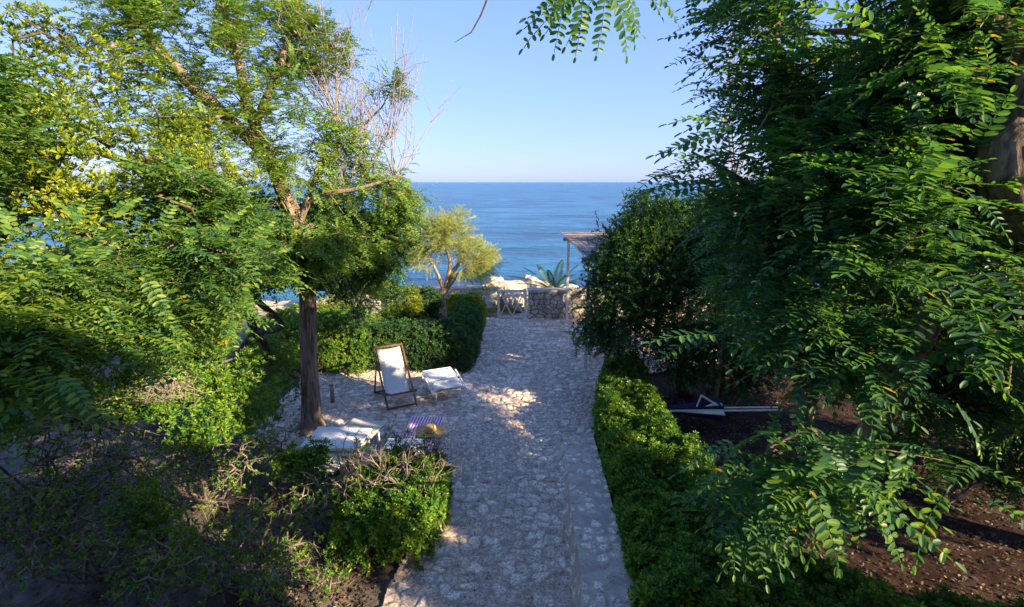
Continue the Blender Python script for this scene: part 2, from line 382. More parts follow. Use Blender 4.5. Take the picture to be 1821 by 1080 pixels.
def bark_tube(name, pts, rad, mat, parent, sides=36, seg=0.04, ridge=0.10, knots=0.0, seed=0.0, freq=9.0, flare=0.0, stretch=1.6):
    """trunk with real furrows: radius varies with angle and height"""
    pts = [np.array(p, float) for p in pts]; n = len(pts); P4 = [2*pts[0]-pts[1]]+pts+[2*pts[-1]-pts[-2]]
    C = []; RR = []
    for i in range(n-1):
        L = np.linalg.norm(pts[i+1]-pts[i]); k = max(2, int(L/seg))
        for j in range(k if i < n-2 else k+1):
            t = j/k; a, b, c, d = P4[i:i+4]
            C.append(.5*((2*b)+(-a+c)*t+(2*a-5*b+4*c-d)*t*t+(-a+3*b-3*c+d)*t**3)); RR.append(rad[i]*(1-t)+rad[i+1]*t)
    V = []; ref = None; s = 0.0; m = len(C)
    for i, p in enumerate(C):
        d = C[min(i+1, m-1)]-C[max(i-1, 0)]; d /= np.linalg.norm(d)
        if i: s += np.linalg.norm(C[i]-C[i-1])
        if ref is None: ref = np.cross(d, (0.3, 1, 0.1))
        x = ref-d*np.dot(ref, d); x /= np.linalg.norm(x); ref = x; y = np.cross(d, x)
        fl = 1+flare*math.exp(-s/0.12)
        for j in range(sides):
            a = 2*math.pi*j/sides; ca, sa = math.cos(a), math.sin(a)
            q = Vector((ca*freq*RR[0]*4+seed, sa*freq*RR[0]*4, s*stretch))
            rdg = 1-abs(mn.noise(q))*2.2
            big = mn.noise(Vector((ca*1.3+seed, sa*1.3, s*2.2)))
            kn = max(0, mn.noise(Vector((ca*2.1, sa*2.1+seed, s*5)))-.25)
            r = RR[i]*fl*(1+ridge*(rdg-.4)+.10*big+knots*kn*2+(flare*.35*math.cos(a*4+seed)*math.exp(-s/.1)))
            V.append(p+r*(ca*x+sa*y))
    k = sides
    q = np.array([(i*k+j, i*k+(j+1) % k, (i+1)*k+(j+1) % k, (i+1)*k+j) for i in range(m-1) for j in range(k)])
    V.append(C[-1]); t = np.array([(m*k, (m-1)*k+j, (m-1)*k+(j+1) % k) for j in range(k)])
    return mesh_np(name, np.array(V), [q, t], mat, parent, True)
def crown_leaves(rng, sk, targets, per, spread, mode, outc):
    """leaf positions and directions round each twig end"""
    T = np.repeat(targets, per, axis=0); n = len(T)
    pos = T+rng.normal(size=(n, 3))*spread*np.array((1, 1, .7))
    out = unit(pos-np.array(outc)); rd = unit(rng.normal(size=(n, 3)))
    if mode == 'pinnate':
        d = rd*np.array((1, 1, .45))+out*.45+np.array((0, 0, -.05)); up = np.array((0, 0, 1))+rd[:, ::-1]*.35
    elif mode == 'rosette':
        ax = unit(rd*.55+out*.5+np.array((0, 0, .55))); d = np.cross(ax, unit(rng.normal(size=(n, 3)))); up = ax
    else:
        d = rd*.8+out*.7; up = np.array((0, 0, 1))+rd[:, ::-1]*.5
    return pos, d, up

# ------------------------------------------------------------------ setting: sea, ground, paving
def hfield(name, xs, ys, zf, mat, mask=None, smooth=True):
    X, Yg = np.meshgrid(xs, ys, indexing='ij'); Z = zf(X, Yg); V = np.stack([X, Yg, Z], -1).reshape(-1, 3)
    n, m = len(xs), len(ys); I = np.arange(n*m).reshape(n, m)
    q = np.stack([I[:-1, :-1], I[1:, :-1], I[1:, 1:], I[:-1, 1:]], -1).reshape(-1, 4)
    if mask is not None:
        ok = mask(X, Yg).reshape(-1); q = q[ok[q].all(axis=1)]
    return mesh_np(name, V, q, mat, None, smooth)
_rs = np.random.default_rng(77); _tab = _rs.random((256, 256))
def vnoise(x, y):
    xi = np.floor(x).astype(int); yi = np.floor(y).astype(int); fx = x-xi; fy = y-yi; fx = fx*fx*(3-2*fx); fy = fy*fy*(3-2*fy)
    g = lambda a, b: _tab[a % 256, b % 256]
    return (g(xi, yi)*(1-fx)+g(xi+1, yi)*fx)*(1-fy)+(g(xi, yi+1)*(1-fx)+g(xi+1, yi+1)*fx)*fy-.5
def fbm(x, y, o=4):
    s = 0; a = 1
    for i in range(o): s = s+a*vnoise(x*2**i+17*i, y*2**i+5*i); a *= .5
    return s
def build_sea():
    m, n, b = new_mat('sea water')
    b.inputs['Base Color'].default_value = (0.010, 0.105, 0.26, 1); b.inputs['Roughness'].default_value = 0.22
    b.inputs['IOR'].default_value = 1.33; b.inputs['Specular IOR Level'].default_value = 0.28
    tc = node(n, 'ShaderNodeTexCoord')
    mp = node(n, 'ShaderNodeMapping'); mp.inputs['Scale'].default_value = (0.45, 1.0, 1); n.links.new(tc.outputs['Object'], mp.inputs[0])
    a = node(n, 'ShaderNodeTexNoise', Scale=1.1, Detail=6.0, Roughness=0.62, Distortion=0.4); n.links.new(mp.outputs[0], a.inputs['Vector'])
    a2 = node(n, 'ShaderNodeTexNoise', Scale=0.16, Detail=4.0, Roughness=0.6); n.links.new(mp.outputs[0], a2.inputs['Vector'])
    ad = node(n, 'ShaderNodeMath', operation='MULTIPLY_ADD'); n.links.new(a2.outputs[0], ad.inputs[0]); ad.inputs[1].default_value = 3.0; n.links.new(a.outputs[0], ad.inputs[2])
    bp = node(n, 'ShaderNodeBump', Strength=1.0, Distance=0.9); n.links.new(ad.outputs[0], bp.inputs['Height']); n.links.new(bp.outputs[0], b.inputs['Normal'])
    r = ramp(n, [(0.38, (0.004, 0.06, 0.17)), (0.62, (0.025, 0.18, 0.34))], a2.outputs[0])
    n.links.new(r.outputs[0], b.inputs['Base Color'])
    z = -3.0
    xs = np.array([-9000, -2000, -600, -200, -80, -30, 0, 30, 80, 200, 600, 2000, 9000.]); ys = np.array([14, 20, 30, 45, 70, 120, 250, 600, 1500, 5000, 14000.])
    tag(hfield('sea', xs, ys, lambda X, Y: X*0+z, m), kind='structure')
def ground_z(X, Y):
    base = np.where(Y > 15.6, -np.clip((Y-15.6)/13.5, 0, 4)**1.15*3.0, 0.0)
    rough = np.clip((Y-15.8)/1.5, 0, 1)*(.34*fbm(X*.8, Y*.8, 5)+.22*np.abs(fbm(X*2.1+9, Y*2.1, 4)))
    rim = .03*fbm(X*1.5, Y*1.5, 4)*np.clip((np.abs(X+.6)-2.2), 0, 1)
    return base+rough+rim-.03
def build_ground():
    m, n, b = new_mat('soil and rock ground')
    tc = node(n, 'ShaderNodeTexCoord'); sx = node(n, 'ShaderNodeSeparateXYZ'); n.links.new(tc.outputs['Object'], sx.inputs[0])
    a = node(n, 'ShaderNodeTexNoise', Scale=3.0, Detail=9.0, Roughness=0.7); n.links.new(tc.outputs['Object'], a.inputs['Vector'])
    a3 = node(n, 'ShaderNodeTexNoise', Scale=0.9, Detail=3.0); n.links.new(tc.outputs['Object'], a3.inputs['Vector'])
    soilr = ramp(n, [(0.3, (0.016, 0.009, 0.007)), (0.5, (0.038, 0.020, 0.015)), (0.72, (0.085, 0.052, 0.04))], a.outputs[0])
    soill = ramp(n, [(0.3, (0.035, 0.029, 0.025)), (0.5, (0.11, 0.092, 0.08)), (0.72, (0.24, 0.205, 0.18))], a.outputs[0])
    sm = node(n, 'ShaderNodeMapRange'); sm.inputs['From Min'].default_value = -.5; sm.inputs['From Max'].default_value = .8; n.links.new(sx.outputs[0], sm.inputs[0])
    soil = node(n, 'ShaderNodeMix', data_type='RGBA'); n.links.new(sm.outputs[0], soil.inputs[0]); n.links.new(soill.outputs[0], soil.inputs[6]); n.links.new(soilr.outputs[0], soil.inputs[7])
    rock = ramp(n, [(0.32, (0.22, 0.17, 0.11)), (0.55, (0.50, 0.43, 0.33)), (0.75, (0.62, 0.56, 0.46))], a.outputs[0])
    ad = node(n, 'ShaderNodeMath', operation='MULTIPLY_ADD'); n.links.new(a3.outputs[0], ad.inputs[0]); ad.inputs[1].default_value = 1.2; n.links.new(sx.outputs[1], ad.inputs[2])
    st = node(n, 'ShaderNodeMapRange'); st.inputs['From Min'].default_value = 15.9; st.inputs['From Max'].default_value = 16.5; n.links.new(ad.outputs[0], st.inputs[0])
    mx = node(n, 'ShaderNodeMix', data_type='RGBA'); n.links.new(st.outputs[0], mx.inputs[0]); n.links.new(soil.outputs[2], mx.inputs[6]); n.links.new(rock.outputs[0], mx.inputs[7])
    n.links.new(mx.outputs[2], b.inputs['Base Color']); b.inputs['Roughness'].default_value = .95; b.inputs['Specular IOR Level'].default_value = .15
    bp = node(n, 'ShaderNodeBump', Strength=0.9, Distance=0.06); n.links.new(a.outputs[0], bp.inputs['Height']); n.links.new(bp.outputs[0], b.inputs['Normal'])
    xs = np.unique(np.concatenate([np.linspace(-300, -14, 18), np.arange(-14, 14, .11), np.linspace(14, 300, 18)]))
    ys = np.unique(np.concatenate([np.linspace(-200, -3, 14), np.arange(-3, 32, .11), np.linspace(32, 46, 8)]))
    tag(hfield('ground', xs, ys, ground_z, m), kind='structure')
def worley(X, Y, cell, seed):
    rs = np.random.default_rng(seed); tx = rs.random((512, 512)); ty = rs.random((512, 512)); tr = rs.random((512, 512))
    gx = np.floor(X/cell).astype(int); gy = np.floor(Y/cell).astype(int)
    f1 = np.full(X.shape, 9e9); f2 = f1.copy(); idr = np.zeros(X.shape)
    for i in (-1, 0, 1):
        for j in (-1, 0, 1):
            a = (gx+i) % 512; b = (gy+j) % 512
            px = (gx+i+.12+.76*tx[a, b])*cell; py = (gy+j+.12+.76*ty[a, b])*cell
            d = np.hypot(X-px, Y-py); nw = d < f1
            f2 = np.where(nw, f1, np.minimum(f2, d)); idr = np.where(nw, tr[a, b], idr); f1 = np.where(nw, d, f1)
    return f1, f2, idr
def stone_attr(o, stone, rnd):
    for nm, arr in (('joint', stone), ('stone', rnd)):
        a = o.data.attributes.new(nm, 'FLOAT', 'POINT'); a.data.foreach_set('value', arr.astype(np.float32).ravel())
def stone_mat(name, mort, s1, s2, s3, scale=40.0):
    m, n, b = new_mat(name)
    j = node(n, 'ShaderNodeAttribute', attribute_name='joint'); s = node(n, 'ShaderNodeAttribute', attribute_name='stone')
    tc = node(n, 'ShaderNodeTexCoord')
    a = node(n, 'ShaderNodeTexNoise', Scale=scale, Detail=8.0, Roughness=0.7); n.links.new(tc.outputs['Object'], a.inputs['Vector'])
    a2 = node(n, 'ShaderNodeTexNoise', Scale=scale*.22, Detail=4.0); n.links.new(tc.outputs['Object'], a2.inputs['Vector'])
    c = ramp(n, [(0.0, s1), (0.5, s2), (1.0, s3)], s.outputs['Fac'])
    v = ramp(n, [(0.36, (0.42, 0.41, 0.40)), (0.56, (1.5, 1.5, 1.5))], a.outputs[0])
    v2 = ramp(n, [(0.35, (0.80, 0.80, 0.82)), (0.65, (1.2, 1.18, 1.15))], a2.outputs[0])
    q = node(n, 'ShaderNodeMix', data_type='RGBA', blend_type='MULTIPLY'); q.inputs[0].default_value = 1; n.links.new(c.outputs[0], q.inputs[6]); n.links.new(v.outputs[0], q.inputs[7])
    mx = node(n, 'ShaderNodeMix', data_type='RGBA'); n.links.new(j.outputs['Fac'], mx.inputs[0]); n.links.new(q.outputs[2], mx.inputs[6]); mx.inputs[7].default_value = (*mort, 1)
    q2 = node(n, 'ShaderNodeMix', data_type='RGBA', blend_type='MULTIPLY'); q2.inputs[0].default_value = 1; n.links.new(mx.outputs[2], q2.inputs[6]); n.links.new(v2.outputs[0], q2.inputs[7])
    # hairline cracks and grit in the gaps
    wn = node(n, 'ShaderNodeTexNoise', Scale=6.0, Detail=4.0); n.links.new(tc.outputs['Object'], wn.inputs['Vector'])
    wa = node(n, 'ShaderNodeMix', data_type='RGBA', blend_type='LINEAR_LIGHT'); wa.inputs[0].default_value = 0.16; n.links.new(tc.outputs['Object'], wa.inputs[6]); n.links.new(wn.outputs[1], wa.inputs[7])
    vo = node(n, 'ShaderNodeTexVoronoi', feature='DISTANCE_TO_EDGE', Scale=9.0); n.links.new(wa.outputs[2], vo.inputs['Vector'])
    ck = ramp(n, [(0.0, (0.35, 0.34, 0.33)), (0.035, (1, 1, 1))], vo.outputs['Distance'])
    q3 = node(n, 'ShaderNodeMix', data_type='RGBA', blend_type='MULTIPLY'); n.links.new(q2.outputs[2], q3.inputs[6]); n.links.new(ck.outputs[0], q3.inputs[7])
    mk = ramp(n, [(0.42, (0, 0, 0)), (0.55, (1, 1, 1))], wn.outputs[0]); n.links.new(mk.outputs[0], q3.inputs[0])
    n.links.new(q3.outputs[2], b.inputs['Base Color']); b.inputs['Roughness'].default_value = .85; b.inputs['Specular IOR Level'].default_value = .25
    bp = node(n, 'ShaderNodeBump', Strength=0.8, Distance=0.012); n.links.new(a.outputs[0], bp.inputs['Height']); n.links.new(bp.outputs[0], b.inputs['Normal'])
    return m
def build_paving():
    mat = stone_mat('crazy paving', (0.42, 0.345, 0.29), (0.40, 0.32, 0.265), (0.56, 0.465, 0.39), (0.72, 0.62, 0.53))
    st = 0.016
    xs = np.arange(-4.6, 5.2, st); ys = np.arange(2.6, 15.5, st)
    def left(Y): return np.interp(Y, [2.6, 4.3, 5.4, 6.3, 6.8, 7.6, 10.3, 10.9, 11.4, 15.5], [-1.6, -1.25, -1.15, -1.3, -3.0, -4.3, -4.5, -3.5, -1.3, -1.4])
    def right(Y): return np.interp(Y, [2.6, 4.2, 7.2, 7.8, 9.7, 10.4, 11.2, 15.5], [.72, .78, 1.0, 1.6, 2.0, 3.0, 5.1, 5.1])
    store = {}
    def zf(X, Y):
        wx = X+.12*vnoise(X*5, Y*5)+.03*vnoise(X*15, Y*15); wy = Y+.12*vnoise(X*5+40, Y*5)+.03*vnoise(X*15, Y*15+9)
        near = np.clip((Y-5.0)/5, 0, 1)
        f1, f2, rid = worley(wx, wy*1.15, .165, 3); e = (f2-f1)
        g1, g2, gid = worley(wx+3.1, wy, .075, 5); ge = g2-g1
        small = vnoise(X*.9, Y*.9+3) > .12+.1*near
        edge = np.where(small, ge*1.3, e); rid = np.where(small, gid, rid)
        joint = 1-np.clip((edge-.010)/.022, 0, 1)
        dome = np.clip(edge/.07, 0, 1)**.5*.016
        store['j'] = joint; store['r'] = np.clip(rid+.25*fbm(X*.6, Y*.6, 3), 0, 1)
        return .006+dome*(1-.35*joint)+.012*fbm(X*7, Y*7, 3)*(1-joint)+.010*fbm(X*26, Y*26, 3)+.018*rid*(1-joint)*.6+.02*fbm(X*.7, Y*.7, 2)
    def mask(X, Y):
        w = .10*fbm(X*3, Y*3, 3); return (X > left(Y)+w) & (X < right(Y)+w) & (Y < 15.15)
    o = hfield('paving', xs, ys, zf, mat, mask); stone_attr(o, store['j'], store['r']); tag(o, kind='structure')
build_sea(); build_ground(); build_paving()

# ------------------------------------------------------------------ walls, gate, pergola, added unseen house
def stone_wall(name, label, x0, x1, y, z0, z1, thick, cell, seed, mat, top_mat=None):
    """rubble wall: front, back and top with individually raised stones"""
    t = thing(name, label, 'wall', ((x0+x1)/2, y, z0)); st = .018
    for nm, yy, sgn in (('front_face', y, -1), ('back_face', y+thick, 1)):
        xs = np.arange(x0, x1+st, st); zs = np.arange(z0, z1+st, st); X, Z = np.meshgrid(xs, zs, indexing='ij')
        f1, f2, rid = worley(X+.03*vnoise(X*9, Z*9), Z*1.25, cell, seed+sgn); e = f2-f1; joint = 1-np.clip((e-.012)/.02, 0, 1)
        d = np.clip(e/.06, 0, 1)**.5*.03+.012*fbm(X*9, Z*9, 3)
        V = np.stack([X, yy+sgn*d, Z], -1).reshape(-1, 3); n, m_ = X.shape; I = np.arange(n*m_).reshape(n, m_)
        q = np.stack([I[:-1, :-1], I[1:, :-1], I[1:, 1:], I[:-1, 1:]], -1).reshape(-1, 4)
        o = mesh_np(nm, V, q, mat, t, True); stone_attr(o, joint, rid)
    mb = MB(); n = 24
    mb.box(((x0+x1)/2, y+thick/2, (z0+z1)/2), (x1-x0, thick-.002, z1-z0)); mb.build('core', M['plaster'], t, False, True)
    mb = MB(); rs = np.random.default_rng(seed)
    xx = np.linspace(x0-.03, x1+.03, 40)
    g = [[(x, yv, z1+.012+.05*(0 if k in (0, 3) else 1)+rs.uniform(-.006, .006)) for x in xx] for k, yv in enumerate((y-.035, y-.03, y+thick+.03, y+thick+.035))]
    mb.sheet(g, 0); mb.build('coping', M['rock'], t, True, True)
    return t
wall_m = stone_mat('rubble wall stone', (0.13, 0.11, 0.095), (0.25, 0.22, 0.18), (0.36, 0.31, 0.26), (0.46, 0.41, 0.35), 30.0)
stone_wall('stone_wall', 'waist-high rubble stone wall right of the white gate', .50, 6.2, 15.0, -.1, .86, .35, .20, 11, wall_m)
stone_wall('stone_wall', 'low pale sunlit garden wall behind the tamarisk trunk', -6.5, -1.0, 17.4, -1.0, .42, .4, .3, 21,
           stone_mat('whitewashed wall stone', (0.62, 0.57, 0.46), (0.55, 0.50, 0.40), (0.64, 0.58, 0.47), (0.70, 0.66, 0.56), 14.0))
stone_wall('stone_wall', 'pale stone steps wall glimpsed behind the bent trunks on the left', -8.5, -5.6, 10.6, -.1, .9, .35, .3, 31, wall_m)
def build_gate():
    t = thing('garden_gate', 'white wooden garden gate with two crossed diagonal pairs', 'gate', (-.44, 15.0, 0))
    w, h = .88, .90
    for i, x in enumerate((.03, w-.03)):
        mb = MB(); mb.box((x, 0, h/2+.03), (.075, .06, h)); mb.build('post', M['white_paint'], t, bevel=.004)
    for z in (.075, h-.01):
        mb = MB(); mb.box((w/2, 0, z), (w-.141, .045, .07)); mb.build('rail', M['white_paint'], t, bevel=.004)
    for k in range(2):
        x0 = .07+k*.37; x1 = x0+.37
        for s, (a, b) in enumerate((((x0, .11), (x1, h-.05)), ((x0, h-.05), (x1, .11)))):
            mb = MB(); y = -.012+.024*s; mb.bar((a[0], y, a[1]), (b[0], y, b[1]), .022, .072, (0, 1, 0)) ; 
            mb.build('diagonal_brace', M['white_paint'], t)
    mb = MB()
    for z in (.25, .75): mb.box((w+.02, 0, z), (.05, .02, .04))
    mb.build('hinge', M['steel'], t)
build_gate()
def build_pergola():
    t = thing('pergola', 'white-posted pergola with a grey reed mat roof beside the sea wall', 'pergola', (1.6, 10.7, 0))
    x0, x1, y0, y1, z = 0, 1.75, 0, 4.5, 2.42
    for x in (.06, x1-.1):
        for y in (.1, y1-.35):
            mb = MB(); mb.box((x, y, z/2), (.075, .075, z)); mb.build('post', M['white_paint'], t, bevel=.004)
    for y in (.1, y1-.35):
        mb = MB(); mb.box((x1/2, y, z+.05), (x1+.2, .07, .1)); mb.build('beam', M['wood_grey'], t)
    for i in range(4):
        x = .06+i*(x1-.16)/3
        mb = MB(); mb.box((x, y1/2, z+.135), (.05, y1+.1, .07)); mb.build('rafter', M['wood_grey'], t)
    rs = np.random.default_rng(4); mb = MB(); n = 150
    for i in range(n):
        x = -.12+(x1+.2)*i/n+rs.uniform(-.01, .01); ya = -.15+rs.uniform(-.12, .12); yb = y1+.1+rs.uniform(-.15, .08)
        zz = z+.185+rs.uniform(0, .02); k = [(x+rs.uniform(-.02, .02), ya+(yb-ya)*f, zz+rs.uniform(-.006, .012)+.015*math.sin(x*5+f*7)) for f in (0, .3, .65, 1)]
        mb.tube(k, rs.uniform(.005, .010), 5, cap=False)
    mb.build('reed_roof', M['reed'], t, True)
    mb = MB()
    for y in np.arange(.2, y1, .6): mb.bar((-.1, y, z+.222), (x1+.1, y+rs.uniform(-.08, .08), z+.222), .02, .012)
    mb.build('binding', M['reed'], t)
build_pergola()
def build_kerb():
    mat = stone_mat('mortared kerb', (0.50, 0.43, 0.37), (0.38, 0.32, 0.27), (0.56, 0.49, 0.42), (0.76, 0.69, 0.61), 30.0)
    t = thing('kerb_wall', 'low mortared stone kerb wall between path and hedge', 'wall', (.9, 5.2, 0))
    ys = np.arange(2.6, 7.75, .02); prof = []
    n = 44; V = np.zeros((len(ys), n, 3)); J = np.zeros((len(ys), n)); Rr = J.copy()
    for i, y in enumerate(ys):
        f = (y-2.6)/5.1; xl = .60+.24*f+.012*math.sin(y*3.1)+(.22 if y > 7.2 else 0)*((y-7.2)/.5)**2*1.0 if y > 7.2 else .60+.24*f+.012*math.sin(y*3.1)
        xr = 1.12+.22*f; hh = .34*(1-f)**.8+.035
        if y > 7.4: hh *= max(.15, 1-(y-7.4)/.35)
        for j in range(n):
            if j < 12: p = (xl-.09*(1-j/12)**1.5, y, -.03+(hh+.03)*j/12)
            else: u = (j-12)/(n-13); p = (xl+(xr-xl)*u, y, hh)
            V[i, j] = p
    U = np.where(np.arange(n)[None, :] < 12, V[..., 2]+9, V[..., 0]); Yg = V[..., 1]
    f1, f2, rid = worley(U+.02*vnoise(U*9, Yg*9), Yg, .15, 9); ed = f2-f1
    stone = (rid > .42); joint = np.where(stone, 1-np.clip((ed-.035)/.02, 0, 1), 1.0)
    bump = (1-joint)*.008+.010*fbm(U*6, Yg*6, 4)
    V[..., 2] += bump; V[:, :12, 0] -= (bump*.7)[:, :12]
    m_, k = J.shape; I = np.arange(m_*k).reshape(m_, k); q = np.stack([I[:-1, :-1], I[:-1, 1:], I[1:, 1:], I[1:, :-1]], -1).reshape(-1, 4)
    o = mesh_np('kerb_face', V.reshape(-1, 3), q, mat, t, True); stone_attr(o, joint, rid)
build_kerb()
def build_shade_house():  # unseen building added behind the camera, sized to shade the lower left
    t = thing('house', 'unseen cream house with a terrace added behind the viewpoint to cast shade', 'house', (-3, -5, 0))
    mb = MB(); mb.box((1.8, 0, 3.4), (17.4, 6.4, 6.8)); mb.build('wall', M['plaster'], t)
    mb = MB(); mb.box((1.8, 0, 6.9), (17.8, 6.8, .2)); mb.build('roof', M['rock'], t)
    mb = MB(); mb.box((2.5, 4.0, 2.4), (8, 1.6, .2)); mb.build('terrace', M['rock'], t)
    for x in (-3.5, .5, 4.2):
        mb = MB(); mb.box((x, 3.21, 3.6), (1.2, .06, 2.2)); w = mb.build('window', M['white_paint'], t)
        mb = MB(); mb.box((x, 3.25, 3.6), (1.0, .03, 2.0)); mb.build('pane', M['navy'], w)
build_shade_house()
def boulder(label, c, s, seed, name='rock', mat='rock', group=None):
    rs = np.random.default_rng(seed); bm = bmesh.new(); bmesh.ops.create_icosphere(bm, subdivisions=4, radius=1)
    off = Vector(rs.uniform(-50, 50, 3))
    for v in bm.verts:
        p = v.co.copy(); d = 1+.35*mn.noise(p*1.1+off)+.16*mn.noise(p*2.7+off)+.08*mn.noise(p*6+off)+.04*mn.noise(p*14+off)
        p = p*d; p = Vector((round(p.x*3.2)/3.2*.35+p.x*.65, p.y, round(p.z*3.5)/3.5*.35+p.z*.65)); v.co = Vector((p.x*s[0], p.y*s[1], p.z*s[2]))
    me = bpy.data.meshes.new(name); bm.to_mesh(me); bm.free(); me.materials.append(M[mat])
    o = bpy.data.objects.new(name, me); COL.objects.link(o); o.location = c; o.rotation_euler = (0, 0, rs.uniform(0, 6))
    tag(o, label, 'rock', group or 'pale rocks along the shore')
RK = [((-1.05, 16.3, .05), (.55, .4, .35), 'pale rock left of the white gate at the end of the hedge'),
      ((-.65, 17.1, .12), (.5, .4, .42), 'pale rock seen behind the left post of the gate'),
      ((.1, 16.9, .12), (.6, .4, .36), 'low pale rock seen through the middle of the gate'),
      ((.6, 17.6, -.1), (.6, .5, .45), 'big pale rock behind the right half of the gate'),
      ((-1.3, 18.4, -.2), (.9, .6, .5), 'wide sunlit rock right of the tamarisk trunk'),
      ((-.2, 19.4, -.25), (.8, .6, .55), 'sunlit rock above the left half of the gate'),
      ((.9, 20.5, -.5), (.9, .7, .7), 'sunlit rock above the right half of the gate'),
      ((-.7, 23, -1.2), (.9, .8, .95), 'tall pointed shore rock above the gate'),
      ((.7, 25, -2.1), (.6, .6, 1.5), 'pinkish shore rock between the palm fronds'),
      ((-2.4, 22, -1.6), (1.3, .8, .8), 'flat shore rock behind the tamarisk'),
      ((2.0, 18.0, -.1), (.7, .5, .5), 'pale rock under the palm fronds behind the wall'),
      ((-5.2, 22, -1.4), (1.4, .9, .8), 'flat pale shore rock at the foot of the blue parasol'),
      ((-8.0, 24, -2.2), (2.2, 1.2, 1.1), 'long shore rock left of the blue parasol')]
for i, (c, s, l) in enumerate(RK): boulder(l, c, s, 100+i)

# ------------------------------------------------------------------ furniture
def build_deckchair():
    a = G(690, 733); b = G(742, 722); mid = (a+b)/2; fx = unit((b-a)[:2]); ang = math.atan2(fx[1], fx[0])
    t = thing('deck_chair', 'brown wooden deck chair with a white canvas sling by the hedge', 'deck chair', (*mid[:2], 0), ang)
    # local: x across, -y forward (towards viewer), origin between front feet
    w = .27; A0, A1 = np.array((0, 0, .02)), np.array((0, .86, 1.0))
    for s in (-1, 1):
        mb = MB(); mb.bar((s*w, *A0[1:]), (s*w, *A1[1:]), .028, .05); mb.build('side_rail', M['teak'], t, bevel=.004)
        mb = MB(); mb.bar((s*(w-.035), -.12, .37), (s*(w-.035), .88, .03), .024, .045); mb.build('seat_rail', M['teak'], t, bevel=.004)
        mb = MB(); mb.bar((s*(w+.03), .60, .70), (s*(w+.03), .92, .02), .022, .04); mb.build('prop', M['teak'], t, bevel=.004)
    for nm, y, z, ww in (('top_bar', .84, .98, w), ('front_bar', -.12, .37, w-.02), ('foot_bar', .02, .045, w), ('rear_bar', .90, .05, w+.03)):
        mb = MB(); mb.bar((-ww, y, z), (ww, y, z), .045 if nm == 'top_bar' else .03, .03); mb.build(nm, M['teak'], t, bevel=.004)
    ctrl = [np.array(p) for p in ((.81, .955), (.60, .68), (.42, .40), (.26, .24), (.08, .22), (-.10, .36))]
    pts = []; P4 = [2*ctrl[0]-ctrl[1]]+ctrl+[2*ctrl[-1]-ctrl[-2]]
    for i in range(5):
        for j in range(6):
            tt = j/6; a_, b_, c_, d_ = P4[i:i+4]; pts.append(.5*((2*b_)+(-a_+c_)*tt+(2*a_-5*b_+4*c_-d_)*tt*tt+(-a_+3*b_-3*c_+d_)*tt**3))
    pts.append(ctrl[-1])
    g = [[(x, p[0], p[1]-.02*(1-(x/.22)**2)) for p in pts] for x in np.linspace(-.225, .225, 9)]
    mb = MB(); mb.sheet(g, .004); mb.build('sling', M['white_cloth'], t, True)
def build_folded_lounger():
    a = G(776, 722); b = G(820, 714); ang = math.atan2(*(unit((b-a)[:2])[::-1]))
    t = thing('sun_lounger', 'white folding sun lounger folded up small beside the deck chair', 'sun lounger', (*a[:2], 0), ang)
    W_ = .50
    mb = MB(); mb.tube([(0, 0, .27), (0, 0, .01), (W_-.02, 0, .01)][:2], .012, 8); mb.build('leg', M['white_metal'], t, True)
    mb = MB(); mb.tube([(W_-.02, 0, .27), (W_-.02, 0, .01)], .012, 8); mb.build('leg', M['white_metal'], t, True)
    for x in (0, W_-.02):
        mb = MB(); mb.tube([(x, .75, .42), (x, .70, .01)], .012, 8); mb.build('leg', M['white_metal'], t, True)
    for z, y in ((.06, 0), (.26, 0), (.06, .70)):
        mb = MB(); mb.tube([(0, y, z), (W_-.02, y, z)], .010, 8); mb.build('cross_bar', M['white_metal'], t, True)
    z0, z1 = .36, .385
    for k, (xa, xb, ya, yb, dz) in enumerate(((-.04, W_+.02, -.06, .36, 0), (-.03, W_+.05, .38, .84, .012))):
        f = lambda y: z0+(z1-z0)*(y/.84)+dz
        mb = MB(); mb.tube([(xa, ya, f(ya)), (xb, ya, f(ya)), (xb, yb, f(yb)), (xa, yb, f(yb)), (xa, ya, f(ya))], .014, 8); fr = mb.build('panel_frame', M['white_metal'], t, True)
        g = [[(x, y, f(y)+.004-.012*math.sin(math.pi*(x-xa)/(xb-xa))) for x in np.linspace(xa+.005, xb-.005, 9)] for y in np.linspace(ya+.005, yb-.005, 7)]
        mb = MB(); mb.sheet(g, .004); mb.build('mesh_fabric', M['white_cloth'], t, True)
    for x in (-.075, W_+.085):
        mb = MB(); mb.bar((x, -.12, .27), (x, .62, .42), .03, .03); mb.build('side_arm', M['white_metal'], t, bevel=.006)
    mb = MB(); mb.tube([(-.03, .20, .38), (W_+.03, .20, .38)], .014, 8); mb.build('hinge_bar', M['white_metal'], t, True)
def build_bed(name, label, cat, corner_px, z, L, w, ang, fabric, towel=None, head=0.0):
    c = G(*corner_px, z); t = thing(name, label, cat, (c[0], c[1], 0), ang)
    # local: origin far-left corner, runs towards -y
    for x in (0.03, w-.03):
        mb = MB(); mb.tube([(x, 0, z-.02), (x, -L, z-.02)], .016, 8); mb.build('side_rail', M['white_metal'], t, True)
        for y in (-.25, -L+.3):
            mb = MB(); mb.tube([(x, y, z-.02), (x, y, .01)], .014, 8); mb.build('leg', M['white_metal'], t, True)
    nx, ny = 14, 40; rs = np.random.default_rng(int(z*1000)+nx)
    g = [[(w*u/(nx-1), -L*v/(ny-1), z+.006+head*max(0, (.35-v/(ny-1)))-.015*math.sin(math.pi*u/(nx-1))+.006*mn.noise(Vector((u*.6, v*.4, z*10)))) for v in range(ny)] for u in range(nx)]
    mb = MB(); mb.sheet(g, -.005); mb.build('fabric', fabric, t, True)
    return t
build_deckchair(); build_folded_lounger()
